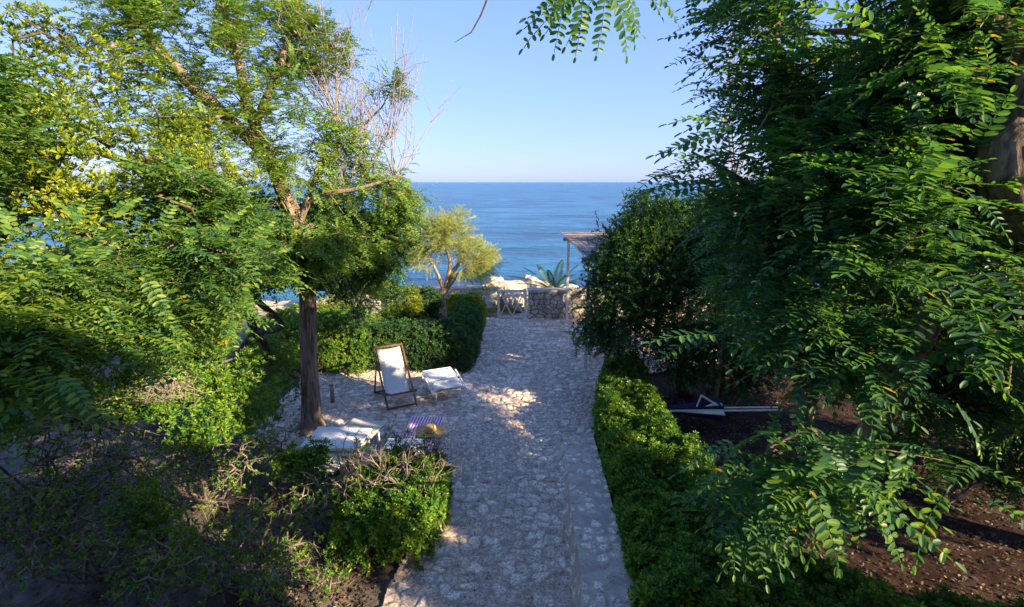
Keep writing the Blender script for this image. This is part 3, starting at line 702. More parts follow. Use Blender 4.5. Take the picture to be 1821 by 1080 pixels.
build_bed('sun_lounger', 'sun lounger under a purple and white striped towel with a straw hat', 'sun lounger', (733, 741), .36, 1.75, .52, R(-2), M['purple_stripe'])
build_bed('sun_lounger', 'sun lounger with cream and grey striped fabric behind the white table', 'sun lounger', (628, 743), .36, 1.5, .62, R(-14), M['beige_stripe'])
def build_table(name, label, corner, z, lx, ly, ang, legr=.02):
    c = G(*corner, z); t = thing(name, label, 'table', (c[0], c[1], 0), ang)
    mb = MB(); mb.box((lx/2, -ly/2, z-.015), (lx, ly, .03)); mb.build('tabletop', M['white_plastic'], t, bevel=.012)
    mb = MB()
    for a, b in (((.04, -.04), (lx-.04, -.04)), ((.04, -ly+.04), (lx-.04, -ly+.04))): mb.bar((*a, z-.05), (*b, z-.05), .02, .04)
    mb.build('apron', M['white_plastic'], t)
    for x in (.06, lx-.06):
        for y in (-.06, -ly+.06):
            mb = MB(); mb.tube([(x, y, z-.03), (x+(.02 if x > .1 else -.02), y, 0)], [legr, legr*.8], 10); mb.build('leg', M['white_plastic'], t, True)
build_table('table', 'white plastic garden table at the foot of the tall trunk', (566, 758), .45, .85, .62, R(-4))
build_table('table', 'small low white table between the two striped loungers', (688, 779), .40, .62, .5, R(-2))
def build_hat():
    c = G(763, 768, .37)
    t = thing('straw_hat', 'round wide-brimmed straw hat lying on the purple striped towel', 'hat', (c[0]+.02, c[1]-.02, .375))
    prof = [(.0, .115), (.05, .113), (.085, .10), (.097, .06), (.10, .02), (.11, .006), (.16, .004), (.20, .012), (.225, .02)]
    k = 40; V = [(0, 0, .115)]; q = []; tt = []
    for i, (r, z) in enumerate(prof[1:]):
        for j in range(k):
            a = 2*math.pi*j/k; V.append((r*math.cos(a), r*math.sin(a), z+.012*math.sin(a*3)*(r/.2)**3))
    for j in range(k): tt.append((0, 1+j, 1+(j+1) % k))
    for i in range(len(prof)-2):
        for j in range(k): a = 1+i*k; q.append((a+j, a+k+j, a+k+(j+1) % k, a+(j+1) % k))
    mb = MB(); mb.add(V, q, tt); o = mb.build('brim_and_crown', M['straw'], t, True)
    s = o.modifiers.new('thick', 'SOLIDIFY'); s.thickness = .004
    mb = MB(); mb.tube([(.101*math.cos(a), .101*math.sin(a), .03) for a in np.linspace(0, 2*math.pi, 30)], .006, 6); mb.build('band', M['teak'], t, True)
build_hat()
def build_bollard():
    c = G(592, 717); t = thing('garden_light', 'small wooden garden light post between the trunk and the deck chair', 'garden light', c)
    mb = MB(); mb.tube([(0, 0, 0), (0, 0, .02)], [.07, .055], 20); mb.build('base', M['rust_tube'], t, True)
    mb = MB(); mb.tube([(0, 0, .015), (0, 0, .24)], [.04, .038], 20); mb.build('post', M['wood_post'], t, True)
    mb = MB(); mb.tube([(0, 0, .24), (0, 0, .36)], [.036, .036], 20); mb.build('lamp_glass', M['wood_grey'], t, True)
    mb = MB(); mb.tube([(0, 0, .36), (0, 0, .375), (0, 0, .385)], [.046, .044, .02], 20); mb.build('cap', M['wood_post'], t, True)
build_bollard()
def build_parasol():
    t = thing('parasol', 'closed navy and white parasol lying on two white poles behind the hedge', 'parasol', (*G(1262, 764)[:2], .0))
    z = .36
    for dy in (-.05, .06):
        mb = MB(); mb.tube([(-.7, dy, z), (1.15, dy, z+.02)], .017, 10); mb.build('pole', M['white_metal'], t, True)
    rs = np.random.default_rng(5)
    for i in range(8):   # folded cloth panels
        a = i/8*2*math.pi; V = []
        n = 14
        for j in range(n):
            u = j/(n-1); x = -.72+.86*u; rr = .05+.105*u**1.1
            for s in (-1, 0, 1):
                b = a+s*.42; r2 = rr*(1.35 if s == 0 else .8)
                V.append((x, r2*math.cos(b)*1.1, z+.01+r2*math.sin(b)*.9))
        mb = MB(); mb.sheet(np.array(V).reshape(n, 3, 3), .003); mb.build('canopy_panel', M['navy'] if i % 2 else M['white_cloth'] if i == 4 else M['navy'], t, True)
    for (a, b, c_, mm) in (((-.30, -.05, z+.08), (-.22, -.02, z+.27), (.12, -.03, z+.05), 'navy'), ((-.24, -.08, z+.06), (.02, -.06, z+.17), (.14, -.08, z+.03), 'white_cloth')):
        mb = MB(); A, B, C_ = map(np.array, (a, b, c_)); g = [[A+(B-A)*u+(C_-A)*v*(1-u*.999) for v in np.linspace(0, 1, 6)] for u in np.linspace(0, 1, 6)]
        mb.sheet(g, .004); mb.build('canopy_flap', M[mm], t, True)
    for (a, b) in (((-.28, -.065, z+.09), (-.21, -.03, z+.28)), ((-.21, -.03, z+.28), (.12, -.06, z+.08)), ((-.72, -.10, z+.03), (.14, -.13, z+.06))):
        mb = MB(); mb.bar(a, b, .012, .03); mb.build('trim', M['white_cloth'], t)
    mb = MB(); mb.tube([(.13, -.15, z+.01), (.13, -.08, z+.13), (.13, .08, z+.14), (.13, .15, z-.02), (.13, .0, z-.14), (.13, -.15, z+.01)], .012, 6); mb.build('strap', M['white_cloth'], t, True)
build_parasol()
def build_terrace_set():
    # white garden table whose leg shows under the dark tree, and a tube chair left of it
    c = G(1049, 643); t = thing('table', 'white metal table half hidden under the dark round tree', 'table', (c[0], c[1], 0), R(6))
    mb = MB(); mb.box((.45, .35, .71), (.95, .75, .03)); mb.build('tabletop', M['white_plastic'], t, bevel=.008)
    for x, y in ((0, 0), (.9, 0), (0, .7), (.9, .7)):
        mb = MB(); mb.tube([(x, y, 0), (x+.01, y, .70)], .02, 10); mb.build('leg', M['white_metal'], t, True)
    c = G(1020, 615); t = thing('garden_chair', 'brown tube-framed chair showing beneath the left edge of the dark tree', 'chair', (c[0], c[1], 0), R(-38))
    for s in (0, .5):
        mb = MB(); mb.tube([(0, s, .45), (0, s, .06), (.04, s, .02), (.42, s, .02), (.46, s, .06), (.50, s, .85)], .014, 8); mb.build('side_frame', M['rust_tube'], t, True)
    mb = MB(); mb.box((.23, .25, .45), (.44, .46, .02)); mb.build('seat', M['white_cloth'], t, bevel=.005)
    mb = MB(); mb.box((.49, .25, .70), (.02, .46, .26)); mb.build('backrest', M['white_cloth'], t, bevel=.005)
    c = G(1093, 632); t = thing('towel', 'crumpled white towel showing between dark tree and hedge', 'towel', (c[0], c[1], .02))
    rs = np.random.default_rng(3)
    g = [[(.36*u/15-.18+.02*math.sin(v), .25*v/15-.12, .30*math.exp(-((u-7)/6)**2-((v-8)/7)**2)+.05*mn.noise(Vector((u*.4, v*.5, 2)))+.03*math.sin(u*1.3)) for v in range(16)] for u in range(16)]
    mb = MB(); mb.sheet(g, -.006); mb.build('cloth', M['white_cloth'], t, True)
build_terrace_set()
def build_beach_parasol():
    b = P(711, 518, 20.5); t = thing('parasol', 'small bright blue closed parasol on the shore at far left', 'parasol', b)
    mb = MB(); mb.tube([(0, 0, 0), (0, 0, .95)], .02, 8); mb.build('pole', M['white_metal'], t, True)
    V = [(0, 0, .92)]; k = 18
    for z, r in ((.75, .05), (.45, .13), (.18, .19), (.05, .22)):
        for j in range(k):
            a = 2*math.pi*j/k; rr = r*(1+.25*math.cos(a*6)); V.append((rr*math.cos(a)+.1*(1-z), rr*math.sin(a), z))
    tt = [(0, 1+j, 1+(j+1) % k) for j in range(k)]; q = [(1+i*k+j, 1+(i+1)*k+j, 1+(i+1)*k+(j+1) % k, 1+i*k+(j+1) % k) for i in range(3) for j in range(k)]
    mb = MB(); mb.add(V, q, tt); mb.build('canopy', M['blue_cloth'], t, True)
build_beach_parasol()
def build_handrail():
    b = P(831, 536, 16.9); t = thing('handrail', 'short white wooden handrail sloping down behind the yellow-green bush', 'handrail', b)
    top = P(831, 519, 16.9)-b; lo = P(849, 531, 17.8)-b
    for p in (top, lo):
        mb = MB(); mb.bar((p[0], p[1], -.3), (p[0], p[1], p[2]), .06, .06, (0, 1, 0)); mb.build('post', M['white_paint'], t)
    for dz in (0, -.18):
        mb = MB(); mb.bar(top+np.array((0, -.04, dz)), lo+np.array((0, -.04, dz)), .03, .06); mb.build('rail', M['white_paint'], t)
build_handrail()
#VEG
# ------------------------------------------------------------------ vegetation
rg = np.random.default_rng(2024)
PIN_HI = [proto_pinnate(rg, rg.uniform(.22, .30), int(rg.integers(7, 10)), .050, .022, True, rg.uniform(.1, .6)) for _ in range(7)]
PIN_LO = [proto_pinnate(rg, rg.uniform(.20, .28), int(rg.integers(6, 9)), .050, .022, False, rg.uniform(.1, .6)) for _ in range(6)]
ROS_HI = [proto_rosette(rg, int(rg.integers(8, 12)), .070, .024, True) for _ in range(5)]
ROS_LO = [proto_rosette(rg, int(rg.integers(7, 10)), .055, .020, False) for _ in range(5)]
HED = [proto_rosette(rg, int(rg.integers(6, 10)), .044, .019, False) for _ in range(6)]
SPR = [proto_spray(rg, 12, .16, .046, .020) for _ in range(6)]
PLU = [proto_plume(rg) for _ in range(6)]

def tree(name, label, cat, trunk, blobs, n, per, protos, leafm, bark, mode='pinnate', seed=1, gap=-.1, spread=.10, scale=(.8, 1.15),
         limbs=(), step=.3, r0=.004, side=36, ridge=.16, flare=.35, knots=0.0, shell=.3, freq=1.6, group=None, extra=None, up=.15, wob=.04):
    rng = np.random.default_rng(seed); pts, rad = trunk; base = np.array(pts[0], float)
    t = thing(name, label, cat, (base[0], base[1], min(0, base[2]) if base[2] < .5 else base[2]), 0, group)
    bark_tube('trunk', pts, rad, M[bark], t, side, .05, ridge, knots, seed*1.7, flare=flare)
    sk = Skel(); ids = sk.limb(pts, rad)
    for lp, lr in limbs:
        d = np.linalg.norm(np.array(sk.p)-np.array(lp[0]), axis=1); j = int(np.argmin(d))
        sk.limb([sk.p[j]]+list(lp[1:]), lr, j)
        bark_tube('limb', [sk.p[j]]+list(lp[1:]), lr, M[bark], t, max(10, side//2), .07, ridge, knots, seed*2.3)
    T = blob_points(rng, blobs, n, gap, freq, shell)
    sk.grow(rng, T, step=step, r0=r0, up=up, wob=wob); sk.mesh('branches', M[bark], t)
    cc = np.average([b[0] for b in blobs], axis=0, weights=[np.mean(b[1])**2 for b in blobs])-np.array((0, 0, .4))
    pos, d, u = crown_leaves(rng, sk, T, per, spread, mode, cc); sc = rng.uniform(scale[0], scale[1], len(pos))
    if extra is not None:
        sc = np.concatenate([sc, np.clip(np.linalg.norm(extra[1], axis=1)/.25, .6, 1.5)])
        pos = np.concatenate([pos, extra[0]]); d = np.concatenate([d, extra[1]]); u = np.concatenate([u, extra[2]])
    scatter('crown', protos, pos, d, u, sc, M[leafm], t, rng)
    return t, sk
def B(px, py, Y, r): return (P(px, py, Y), r)

# --- left: tall robinia over the patio
base = G(556, 764)
tr = ([base, P(549, 640, 7.95), P(546, 500, 7.9), P(530, 400, 7.85), P(505, 345, 7.8), P(478, 280, 7.7), P(440, 190, 7.6)], [.15, .125, .118, .11, .10, .09, .07])
lm = [([P(478, 280, 7.7), P(400, 205, 7.3), P(330, 140, 7.1), P(265, 60, 7.0), P(220, -30, 6.9)], [.085, .08, .075, .06, .04]),
      ([P(440, 190, 7.6), P(425, 110, 7.6), P(400, 20, 7.6), P(385, -80, 7.6)], [.07, .055, .045, .03]),
      ([P(455, 215, 7.6), P(500, 110, 7.9), P(530, 0, 8.1)], [.055, .045, .03]),
      ([P(530, 400, 7.85), P(560, 352, 7.8), P(640, 335, 7.8), P(712, 312, 7.9)], [.05, .035, .028, .012]),
      ([P(530, 400, 7.85), P(570, 300, 8.4), P(620, 250, 8.7), P(680, 190, 8.9)], [.05, .035, .028, .012]),
      ([P(330, 140, 7.1), P(262, 78, 6.6), P(190, 84, 6.0)], [.04, .03, .016])]
bl = [B(330, 40, 7.2, .9), B(480, 60, 8, .8), B(420, 170, 7.6, .7), B(560, 90, 8.4, .5), B(520, 250, 7.6, .6), B(600, 300, 8.2, .7), B(690, 360, 8.2, .50),
      B(640, 410, 8, .6), B(560, 440, 7.4, .45), B(690, 150, 8.6, .22), B(280, 200, 6.8, .6), B(340, 280, 6.8, .6), B(400, 390, 7.4, .5), B(640, 500, 8.6, .45), B(250, 80, 6.6, .6)]
LT, _ = tree('robinia_tree', 'tall robinia with a furrowed grey trunk rising between table and light post', 'tree', tr, bl, 900, 8, PIN_LO, 'robinia_sunlit', 'bark_grey', seed=11,
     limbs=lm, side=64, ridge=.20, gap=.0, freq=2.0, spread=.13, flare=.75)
# --- bare whips growing up through that crown
def whips(name, label, roots, n, seed, L=(.9, 2.1), Y=8.6, mat='twig_red', lean=0.0, parent=None):
    rng = np.random.default_rng(seed); t = parent or thing(name, label, 'dead tree', (roots[0][0], roots[0][1], 0)); mb = MB()
    b0 = np.array(roots[0])
    if parent is None: mb.tube([(b0[0], b0[1], 0), b0*.5+np.array((b0[0], b0[1], 0))*.5+np.array((.06, 0, 0)), b0], [.04, .03, .022], 8); mb.build('trunk', M[mat], t, True, True)
    mb = MB()
    for r in roots[1:]: mb.tube([b0, (b0+np.array(r))/2+rng.normal(size=3)*.05, r], [.018, .013, .009], 6, False)
    for i in range(n):
        a = np.array(roots[int(rng.integers(0, len(roots)))])+rng.normal(size=3)*.05; l = rng.uniform(*L)
        d = unit(np.array((rng.normal()*.42+lean, rng.normal()*.3, 1.0))); c = rng.normal(size=3)*.25; c[2] = 0; pts = [a]
        for k in range(7):
            pts.append(pts[-1]+d*l/7); d = unit(d+c*.22*(1 if k < 4 else -.6)+np.array((0, 0, .06)))
        mb.tube(pts, np.linspace(.008, .0026, 8), 4, False)
        for k in range(3):
            j = int(rng.integers(2, 6)); s = pts[j]; e = s+unit(rng.normal(size=3)*.6+np.array((0, 0, 1)))*l*.3; mb.tube([s, (s+e)/2+rng.normal(size=3)*.02, e], [.005, .004, .003], 3, False)
    mb.build('bare_twigs', M[mat], t, True, True)
whips('bare_tamarisk', 'leafless reddish whips of a dead tamarisk against the sky', [P(620, 360, 8.4), P(600, 230, 8.3), P(575, 160, 8.3), P(640, 270, 8.5), P(660, 320, 8.6), P(700, 320, 8.6), P(690, 250, 8.6)], 100, 5, lean=.02, parent=LT)
whips('bare_tamarisk', 'leafless twigs standing above the dark tree at upper right', [P(1310, 330, 8.4), P(1290, 200, 8.3), P(1300, 160, 8.2), P(1345, 210, 8.3), P(1440, 200, 8.3)], 26, 6, L=(.7, 1.5))

# --- left foreground robinia
b0 = np.array((-4.3, 3.3, 0))
bl = [B(60, 540, 2.9, .36), B(200, 560, 3.0, .34), B(100, 630, 2.7, .24), B(270, 610, 3.1, .22), B(370, 480, 3.7, .34), B(330, 560, 3.4, .26), B(-80, 560, 2.8, .4), B(400, 420, 4.6, .32), B(330, 350, 4.4, .30),
      B(-150, 200, 3.6, .6), B(400, 560, 3.9, .22), B(440, 500, 4.4, .28), B(180, 470, 3.4, .3), B(20, 670, 2.6, .16)]
tree('robinia_tree', 'leafy robinia filling the left foreground with feathery leaves', 'tree',
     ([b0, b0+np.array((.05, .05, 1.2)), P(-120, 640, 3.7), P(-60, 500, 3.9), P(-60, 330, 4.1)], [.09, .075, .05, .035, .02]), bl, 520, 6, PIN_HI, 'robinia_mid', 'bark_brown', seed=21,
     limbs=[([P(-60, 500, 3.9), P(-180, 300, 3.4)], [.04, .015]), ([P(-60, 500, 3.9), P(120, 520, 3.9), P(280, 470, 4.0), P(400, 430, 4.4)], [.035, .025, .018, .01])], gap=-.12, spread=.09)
# --- pittosporum behind it, sunlit
bl = [B(150, 340, 4.3, .45), B(60, 270, 4.5, .5), B(270, 400, 4.9, .5), B(40, 400, 4.2, .5), B(370, 320, 5.8, .4), B(200, 190, 5.4, .5), B(60, 120, 6, .6), B(300, 260, 5.6, .45), B(-120, 300, 5, .9), B(330, 530, 5.2, .5), B(150, 520, 4.4, .5), B(-60, 560, 4.2, .6), B(400, 470, 5.8, .45)]
b1 = np.array((-6.6, 5.6, 0)); 
tree('pittosporum', 'big sunlit pittosporum with yellow-green leaf rosettes at far left', 'shrub',
     ([b1, b1+np.array((.1, 0, .8)), P(-60, 520, 5.2), P(100, 330, 5.2)], [.09, .07, .05, .03]), bl, 900, 9, ROS_LO, 'pitto', 'bark_dark', 'rosette', 31, gap=-.12, spread=.12, scale=(.8, 1.35), shell=.4)
# --- dark pittosporum round the robinia trunk
bl = [B(560, 445, 8.0, .62), B(480, 430, 7.8, .7), B(640, 450, 8.6, .62), B(690, 430, 8.6, .45), B(600, 490, 8.6, .35), B(400, 420, 7.6, .7), B(420, 500, 7.0, .35), B(680, 500, 9.6, .42), B(590, 395, 8.8, .55), B(330, 450, 7, .5), B(650, 560, 10.2, .3)]
b2 = G(478, 690)
tree('pittosporum', 'dark wide pittosporum crown spreading round the tall robinia trunk', 'shrub',
     ([b2, P(478, 640, 8.6), P(470, 610, 8.4), P(452, 590, 8.2), P(440, 520, 8.0), P(470, 440, 8.1)], [.07, .06, .055, .06, .06, .04]), bl, 1050, 10, ROS_LO, 'dark', 'bark_dark', 'rosette', 41, gap=-.4, spread=.12, scale=(.9, 1.5), shell=.5,
     limbs=[([P(452, 590, 8.2), P(425, 630, 8.0), P(405, 655, 7.9)], [.055, .05, .045]), ([P(540, 548, 7.9), P(500, 578, 7.9), P(452, 592, 8.2)], [.05, .05, .045]), ([P(440, 520, 8.0), P(560, 480, 8.6), P(650, 470, 9.0)], [.05, .035, .015])])
# --- lower shrubs on the left
def shrub(label, blobs, n, per, protos, leafm, seed, base, stems=5, mode='rosette', gap=-.2, spread=.08, scale=(.8, 1.25), name='shrub', cat='shrub', bark='twig_dry', shell=.4, group=None, r0=.0032, wob=.02):
    rng = np.random.default_rng(seed); base = np.array(base, float); t = thing(name, label, cat, base, 0, group); sk = Skel()
    for i in range(stems):
        c, r = blobs[i % len(blobs)][:2]; o = base+np.array((rng.uniform(-.12, .12), rng.uniform(-.12, .12), 0)); r_ = .022
        mid = o*.45+np.array(c)*.55+rng.normal(size=3)*.05; sk.limb([o, mid, np.array(c)], [r_, r_*.7, r_*.4])
    mb = MB(); 
    T = blob_points(rng, blobs, n, gap, 2.2, shell); T = T[T[:, 2] > .05]; sk.grow(rng, T, step=.18, r0=r0, wob=wob)
    sk.mesh('branches', M[bark], t)
    j = 0
    cc = np.mean([b[0] for b in blobs], axis=0)-np.array((0, 0, .3)); pos, d, u = crown_leaves(rng, sk, T, per, spread, mode, cc)
    k = pos[:, 2] > .03
    scatter('foliage', protos, pos[k], d[k], u[k], rng.uniform(scale[0], scale[1], k.sum()), M[leafm], t, rng)
    # the stems proper
    i0 = 0; mb = MB()
    for i in range(stems):
        c = blobs[i % len(blobs)][0]
    nodes = [i for i in range(len(sk.p)) if sk.r[i] is not None]; seq = []
    for i in nodes:
        if sk.par[i] == -1 and seq: mb.tube([sk.p[k2] for k2 in seq], [sk.r[k2] for k2 in seq], 8, False); seq = []
        seq.append(i)
    mb.tube([sk.p[k2] for k2 in seq], [sk.r[k2] for k2 in seq], 8, False); mb.build('stems', M[bark], t, True, True)
    return t
shrub('leafy evergreen shrub below the left foliage beside the bent trunks', [B(180, 700, 4.3, .35), B(60, 720, 3.9, .3), B(300, 640, 5.0, .42), B(380, 640, 5.6, .45), B(340, 740, 5.2, .40), B(410, 720, 6.0, .40), B(270, 700, 4.6, .3)], 430, 8, ROS_LO, 'hedge', 51, G(350, 800, 0), 6, scale=(.8, 1.3))
shrub('sparse low shrub growing left of the tall trunk', [B(470, 650, 8.4, .5), B(500, 700, 7.6, .32), B(450, 730, 7.0, .35), B(490, 620, 9, .4)], 260, 6, HED, 'hedge', 52, G(470, 735, 0), 6, scale=(.9, 1.3))
shrub('small green seedling shrub among the dry twigs near the white table', [B(520, 830, 5.6, .18), B(560, 815, 5.7, .15), B(480, 860, 5.3, .15)], 60, 6, HED, 'hedge', 53, G(515, 880, 0), 4, scale=(1, 1.5))
shrub('little leafy shoot low among the dry twigs at bottom left', [B(280, 930, 3.9, .14), B(250, 900, 3.9, .12), B(350, 950, 4.0, .10)], 40, 5, ROS_LO, 'hedge', 54, G(280, 980, 0), 4)
# --- dry twig thicket
def gnarl(mb, rng, p, d, L, r, depth):
    pts = [p]; rr = [r]; k = max(3, int(L/.08))
    for i in range(k):
        d = unit(d+rng.normal(size=3)*.22); pts.append(pts[-1]+d*L/k); rr.append(r*(1-.45*(i+1)/k))
        if pts[-1][2] < .02: pts[-1][2] = .02; d[2] = abs(d[2])
    mb.tube(pts, rr, 6 if r > .006 else 4, depth == 0)
    if depth:
        for i in range(int(rng.integers(2, 4))):
            j = int(rng.integers(k//2, k+1)); nd = unit(d+rng.normal(size=3)*.75); gnarl(mb, rng, pts[j], nd, L*rng.uniform(.5, .85), rr[j]*.72, depth-1)
def dry_bush(label, c, n, seed, L=.4, depth=4, r=.018, leaves=0, upw=.9, out=None, sp=.25):
    rng = np.random.default_rng(seed); t = thing('dry_shrub', label, 'shrub', (c[0], c[1], 0), 0, 'dry shrubs of the left thicket'); VS = []
    for i in range(n):
        p = np.array((c[0]+rng.normal()*sp, c[1]+rng.normal()*sp, 0.0)); d = unit(np.array((rng.normal()*.7, rng.normal()*.7, upw)))
        if out is not None: d = unit(d+np.array(out))
        mb = MB(); gnarl(mb, rng, p, d, L*rng.uniform(.7, 1.2), r*rng.uniform(.6, 1.1), depth)
        o = mb.build('stem', M['twig_dry'], t, True, True); VS.append(np.array([q.co for q in o.data.vertices]))
    if leaves:
        V = np.concatenate(VS)+np.array(t.location); idx = rng.integers(0, len(V), leaves); pos = V[idx]
        k = pos[:, 2] > .1; pos = pos[k]; n2 = len(pos); ax = unit(rng.normal(size=(n2, 3))*.5+np.array((0, 0, 1)))
        scatter('leaves', HED, pos, np.cross(ax, unit(rng.normal(size=(n2, 3)))), ax, rng.uniform(.7, 1.2, n2), M['hedge'], t, rng)
for i, (px, py, n, L, lv, lab) in enumerate([
        (200, 1000, 8, .42, 60, 'gnarled bare grey shrub at the bottom left corner'), (330, 960, 8, .40, 110, 'tangled dry shrub below the leafy left shrub'),
        (430, 1010, 8, .36, 90, 'dry forked shrub at the bottom left of the front bush'), (60, 930, 7, .42, 40, 'dark bare shrub at the far left edge'),
        (480, 880, 9, .34, 170, 'dry twiggy shrub with few green leaves left of the front bush'), (560, 960, 9, .30, 160, 'brown twig tangle leaning on the front bush'),
        (130, 840, 8, .45, 30, 'brown dry brushwood under the left robinia leaves'), (300, 850, 7, .40, 90, 'dry shrub beneath the leafy evergreen shrub'),
        (440, 800, 7, .30, 120, 'small dry shrub between the evergreen shrub and the white table'), (520, 1040, 8, .30, 60, 'dry stubble shrub at the bottom edge')]):
    dry_bush(lab, G(px, py), n+4, 200+i, L, 4, .014, lv, sp=.33)
def brush(label, blobs, n, per, seed, base, stems):
    return shrub(label, blobs, n, per, HED, 'hedge', seed, base, stems, shell=.1, gap=-.5, name='dry_shrub', r0=.0034, wob=.05, scale=(.5, 1.0), spread=.05, group='dry shrubs of the left thicket')
brush('dense twiggy brush below the robinia leaves at far left', [B(80, 800, 4.2, (.55, .4, .32)), B(220, 820, 4.4, (.5, .4, .32)), B(-60, 780, 4, (.5, .4, .4)), B(60, 880, 3.9, (.5, .3, .2))], 420, 1, 401, G(100, 930), 9)
brush('dense twiggy brush under the evergreen shrub', [B(330, 830, 4.8, (.5, .4, .30)), B(420, 820, 5.4, (.45, .4, .28)), B(280, 880, 4.3, (.4, .3, .22)), B(480, 790, 6.1, (.4, .4, .22))], 420, 1, 402, G(370, 900), 9)
brush('grey leafless brush filling the bottom left corner', [B(150, 960, 3.6, (.5, .3, .2)), B(300, 980, 3.7, (.4, .3, .2)), B(30, 1000, 3.4, (.4, .3, .2))], 300, 1, 403, G(180, 1030), 8)
brush('low tangled brush in the deep shade at the left edge', [B(40, 900, 3.7, (.4, .4, .3)), B(150, 880, 4.0, (.4, .3, .25)), B(-60, 960, 3.5, (.4, .3, .25)), B(250, 920, 4.0, (.35, .3, .22))], 520, 1, 405, G(110, 960), 11)
brush('twiggy brush at the bottom edge left of the path', [B(380, 1010, 3.9, (.35, .25, .18)), B(480, 1030, 3.9, (.3, .25, .16)), B(260, 1030, 3.6, (.35, .25, .18)), B(570, 1040, 4.1, (.2, .2, .12))], 420, 1, 406, G(420, 1040), 10)
brush('brown brush between front bush and bottom left corner', [B(430, 950, 4.2, (.35, .3, .22)), B(540, 900, 4.9, (.3, .3, .25)), B(520, 980, 4.3, (.3, .25, .2))], 300, 1, 404, G(480, 990), 8)
# sunlit bundle of cut dry stalks
def stalks(label, c, n, seed, L=.15):
    rng = np.random.default_rng(seed); t = thing('brushwood', label, 'brushwood', (c[0], c[1], c[2]-.3)); mb = MB()
    for i in range(n):
        a = c+rng.normal(size=3)*np.array((.15, .10, .05)); d = unit(rng.normal(size=3)*np.array((1, .8, .5))); mb.tube([a, a+d*L*.5+rng.normal(size=3)*.01, a+d*L], [.003, .0025, .001], 4, False)
    mb.build('stalks', M['twig_red'], t, True, True)
stalks('tangle of pale dry stalks caught in the left robinia foliage', P(300, 690, 3.9), 150, 7)
stalks('reddish dry stalks at far left under the robinia leaves', P(130, 740, 3.7), 150, 8)

# --- front bush by the path
def hedge_thing(label, poly, h, n, per, seed, leafm='hedge', protos=HED, scale=(.8, 1.25), topn=.10, name='hedge', bare=0.0, core=True):
    """poly: closed plan outline (world xy); foliage through the shell, stems inside"""
    rng = np.random.default_rng(seed); poly = np.array(poly, float); c = poly.mean(0); t = thing(name, label, 'hedge', (c[0], c[1], 0))
    lo = poly.min(0)-.1; hi = poly.max(0)+.1
    def inside(q):
        x, y = q[:, 0], q[:, 1]; r = np.zeros(len(q), bool); j = len(poly)-1; dm = np.full(len(q), 9.)
        for i in range(len(poly)):
            a, b = poly[i], poly[j]
            cnd = ((a[1] > y) != (b[1] > y)) & (x < (b[0]-a[0])*(y-a[1])/(b[1]-a[1]+1e-9)+a[0]); r ^= cnd
            ab = b-a; tt = np.clip(((q-a)@ab)/(ab@ab), 0, 1); dm = np.minimum(dm, np.hypot(*(q-a-tt[:, None]*ab).T)); j = i
        return r, dm
    out = []; N = 0
    while N < n:
        q = rng.uniform(lo, hi, (4000, 2)); ins, dm = inside(q); z = rng.random(4000)**.7
        top = h(q[:, 0], q[:, 1]) if callable(h) else h
        hh = top*(1-.25*np.exp(-(dm/.10)**2))+topn*np.array([mn.noise(Vector((a*2.3, b*2.3, seed))) for a, b in q])+.5*topn*np.array([mn.noise(Vector((a*7, b*7, seed))) for a, b in q])
        zz = z*hh; depth = np.minimum(dm-.04*np.array([mn.noise(Vector((a*4, b*4, 3.))) for a, b in q]), hh-zz)
        keep = ins & (rng.random(4000) < np.exp(-np.maximum(depth, 0)/.09)) & (depth > -.02)
        g = np.stack([q[:, 0], q[:, 1], zz], 1)[keep]; out.append(g); N += len(g)
    Pn = np.concatenate(out)[:n]; ins, dm = inside(Pn[:, :2])
    top = h(Pn[:, 0], Pn[:, 1]) if callable(h) else h
    # outward direction
    e = .03; gx = (inside(Pn[:, :2]+np.array((e, 0)))[1]-dm)/e; gy = (inside(Pn[:, :2]+np.array((0, e)))[1]-dm)/e
    side = np.stack([-gx, -gy, np.full(len(Pn), .35)], 1); upv = np.array((0, 0, 1.)); w = np.clip((dm)/(dm+np.maximum(top-Pn[:, 2], 0)+.02), 0, 1)[:, None]
    ax = unit(side*(1-w)+upv*w+rng.normal(size=(len(Pn), 3))*.35)
    pos = np.repeat(Pn, per, 0)+rng.normal(size=(len(Pn)*per, 3))*.03; A = np.repeat(ax, per, 0); k = pos[:, 2] > .02; pos = pos[k]; A = A[k]
    scatter('foliage', protos, pos, np.cross(A, unit(rng.normal(size=A.shape))), A, rng.uniform(scale[0], scale[1], len(pos)), M[leafm], t, rng)
    mb = MB()
    for i in range(int(n*.14)):
        p = Pn[int(rng.integers(0, n))]; q0 = np.array((p[0]*.85+c[0]*.15+rng.normal()*.08, p[1]*.85+c[1]*.15+rng.normal()*.08, 0))
        if not inside(q0[None, :2])[0][0]: q0 = np.array((p[0], p[1], 0))
        mb.tube([q0, (q0+p)/2+rng.normal(size=3)*.04, p], [.010, .006, .002], 4, False)
    mb.build('stems', M['twig_dry'], t, True, True)
    return t
def gp(*pp, z=0): return [G(a, b, z)[:2] for a, b in pp]
bush_poly = [(-1.85, 4.55), (-.98, 4.7), (-.80, 5.3), (-.82, 6.0), (-1.25, 6.25), (-1.8, 6.1), (-2.15, 5.5)]
FB = hedge_thing('half bare clipped bush beside the path in front of the loungers', bush_poly, lambda x, y: .52+.22*np.clip((x+1.9)/1.0, 0, 1), 560, 5, 61, 'hedge', HED, (1.0, 1.6), .16)
rngb = np.random.default_rng(9)
t = FB
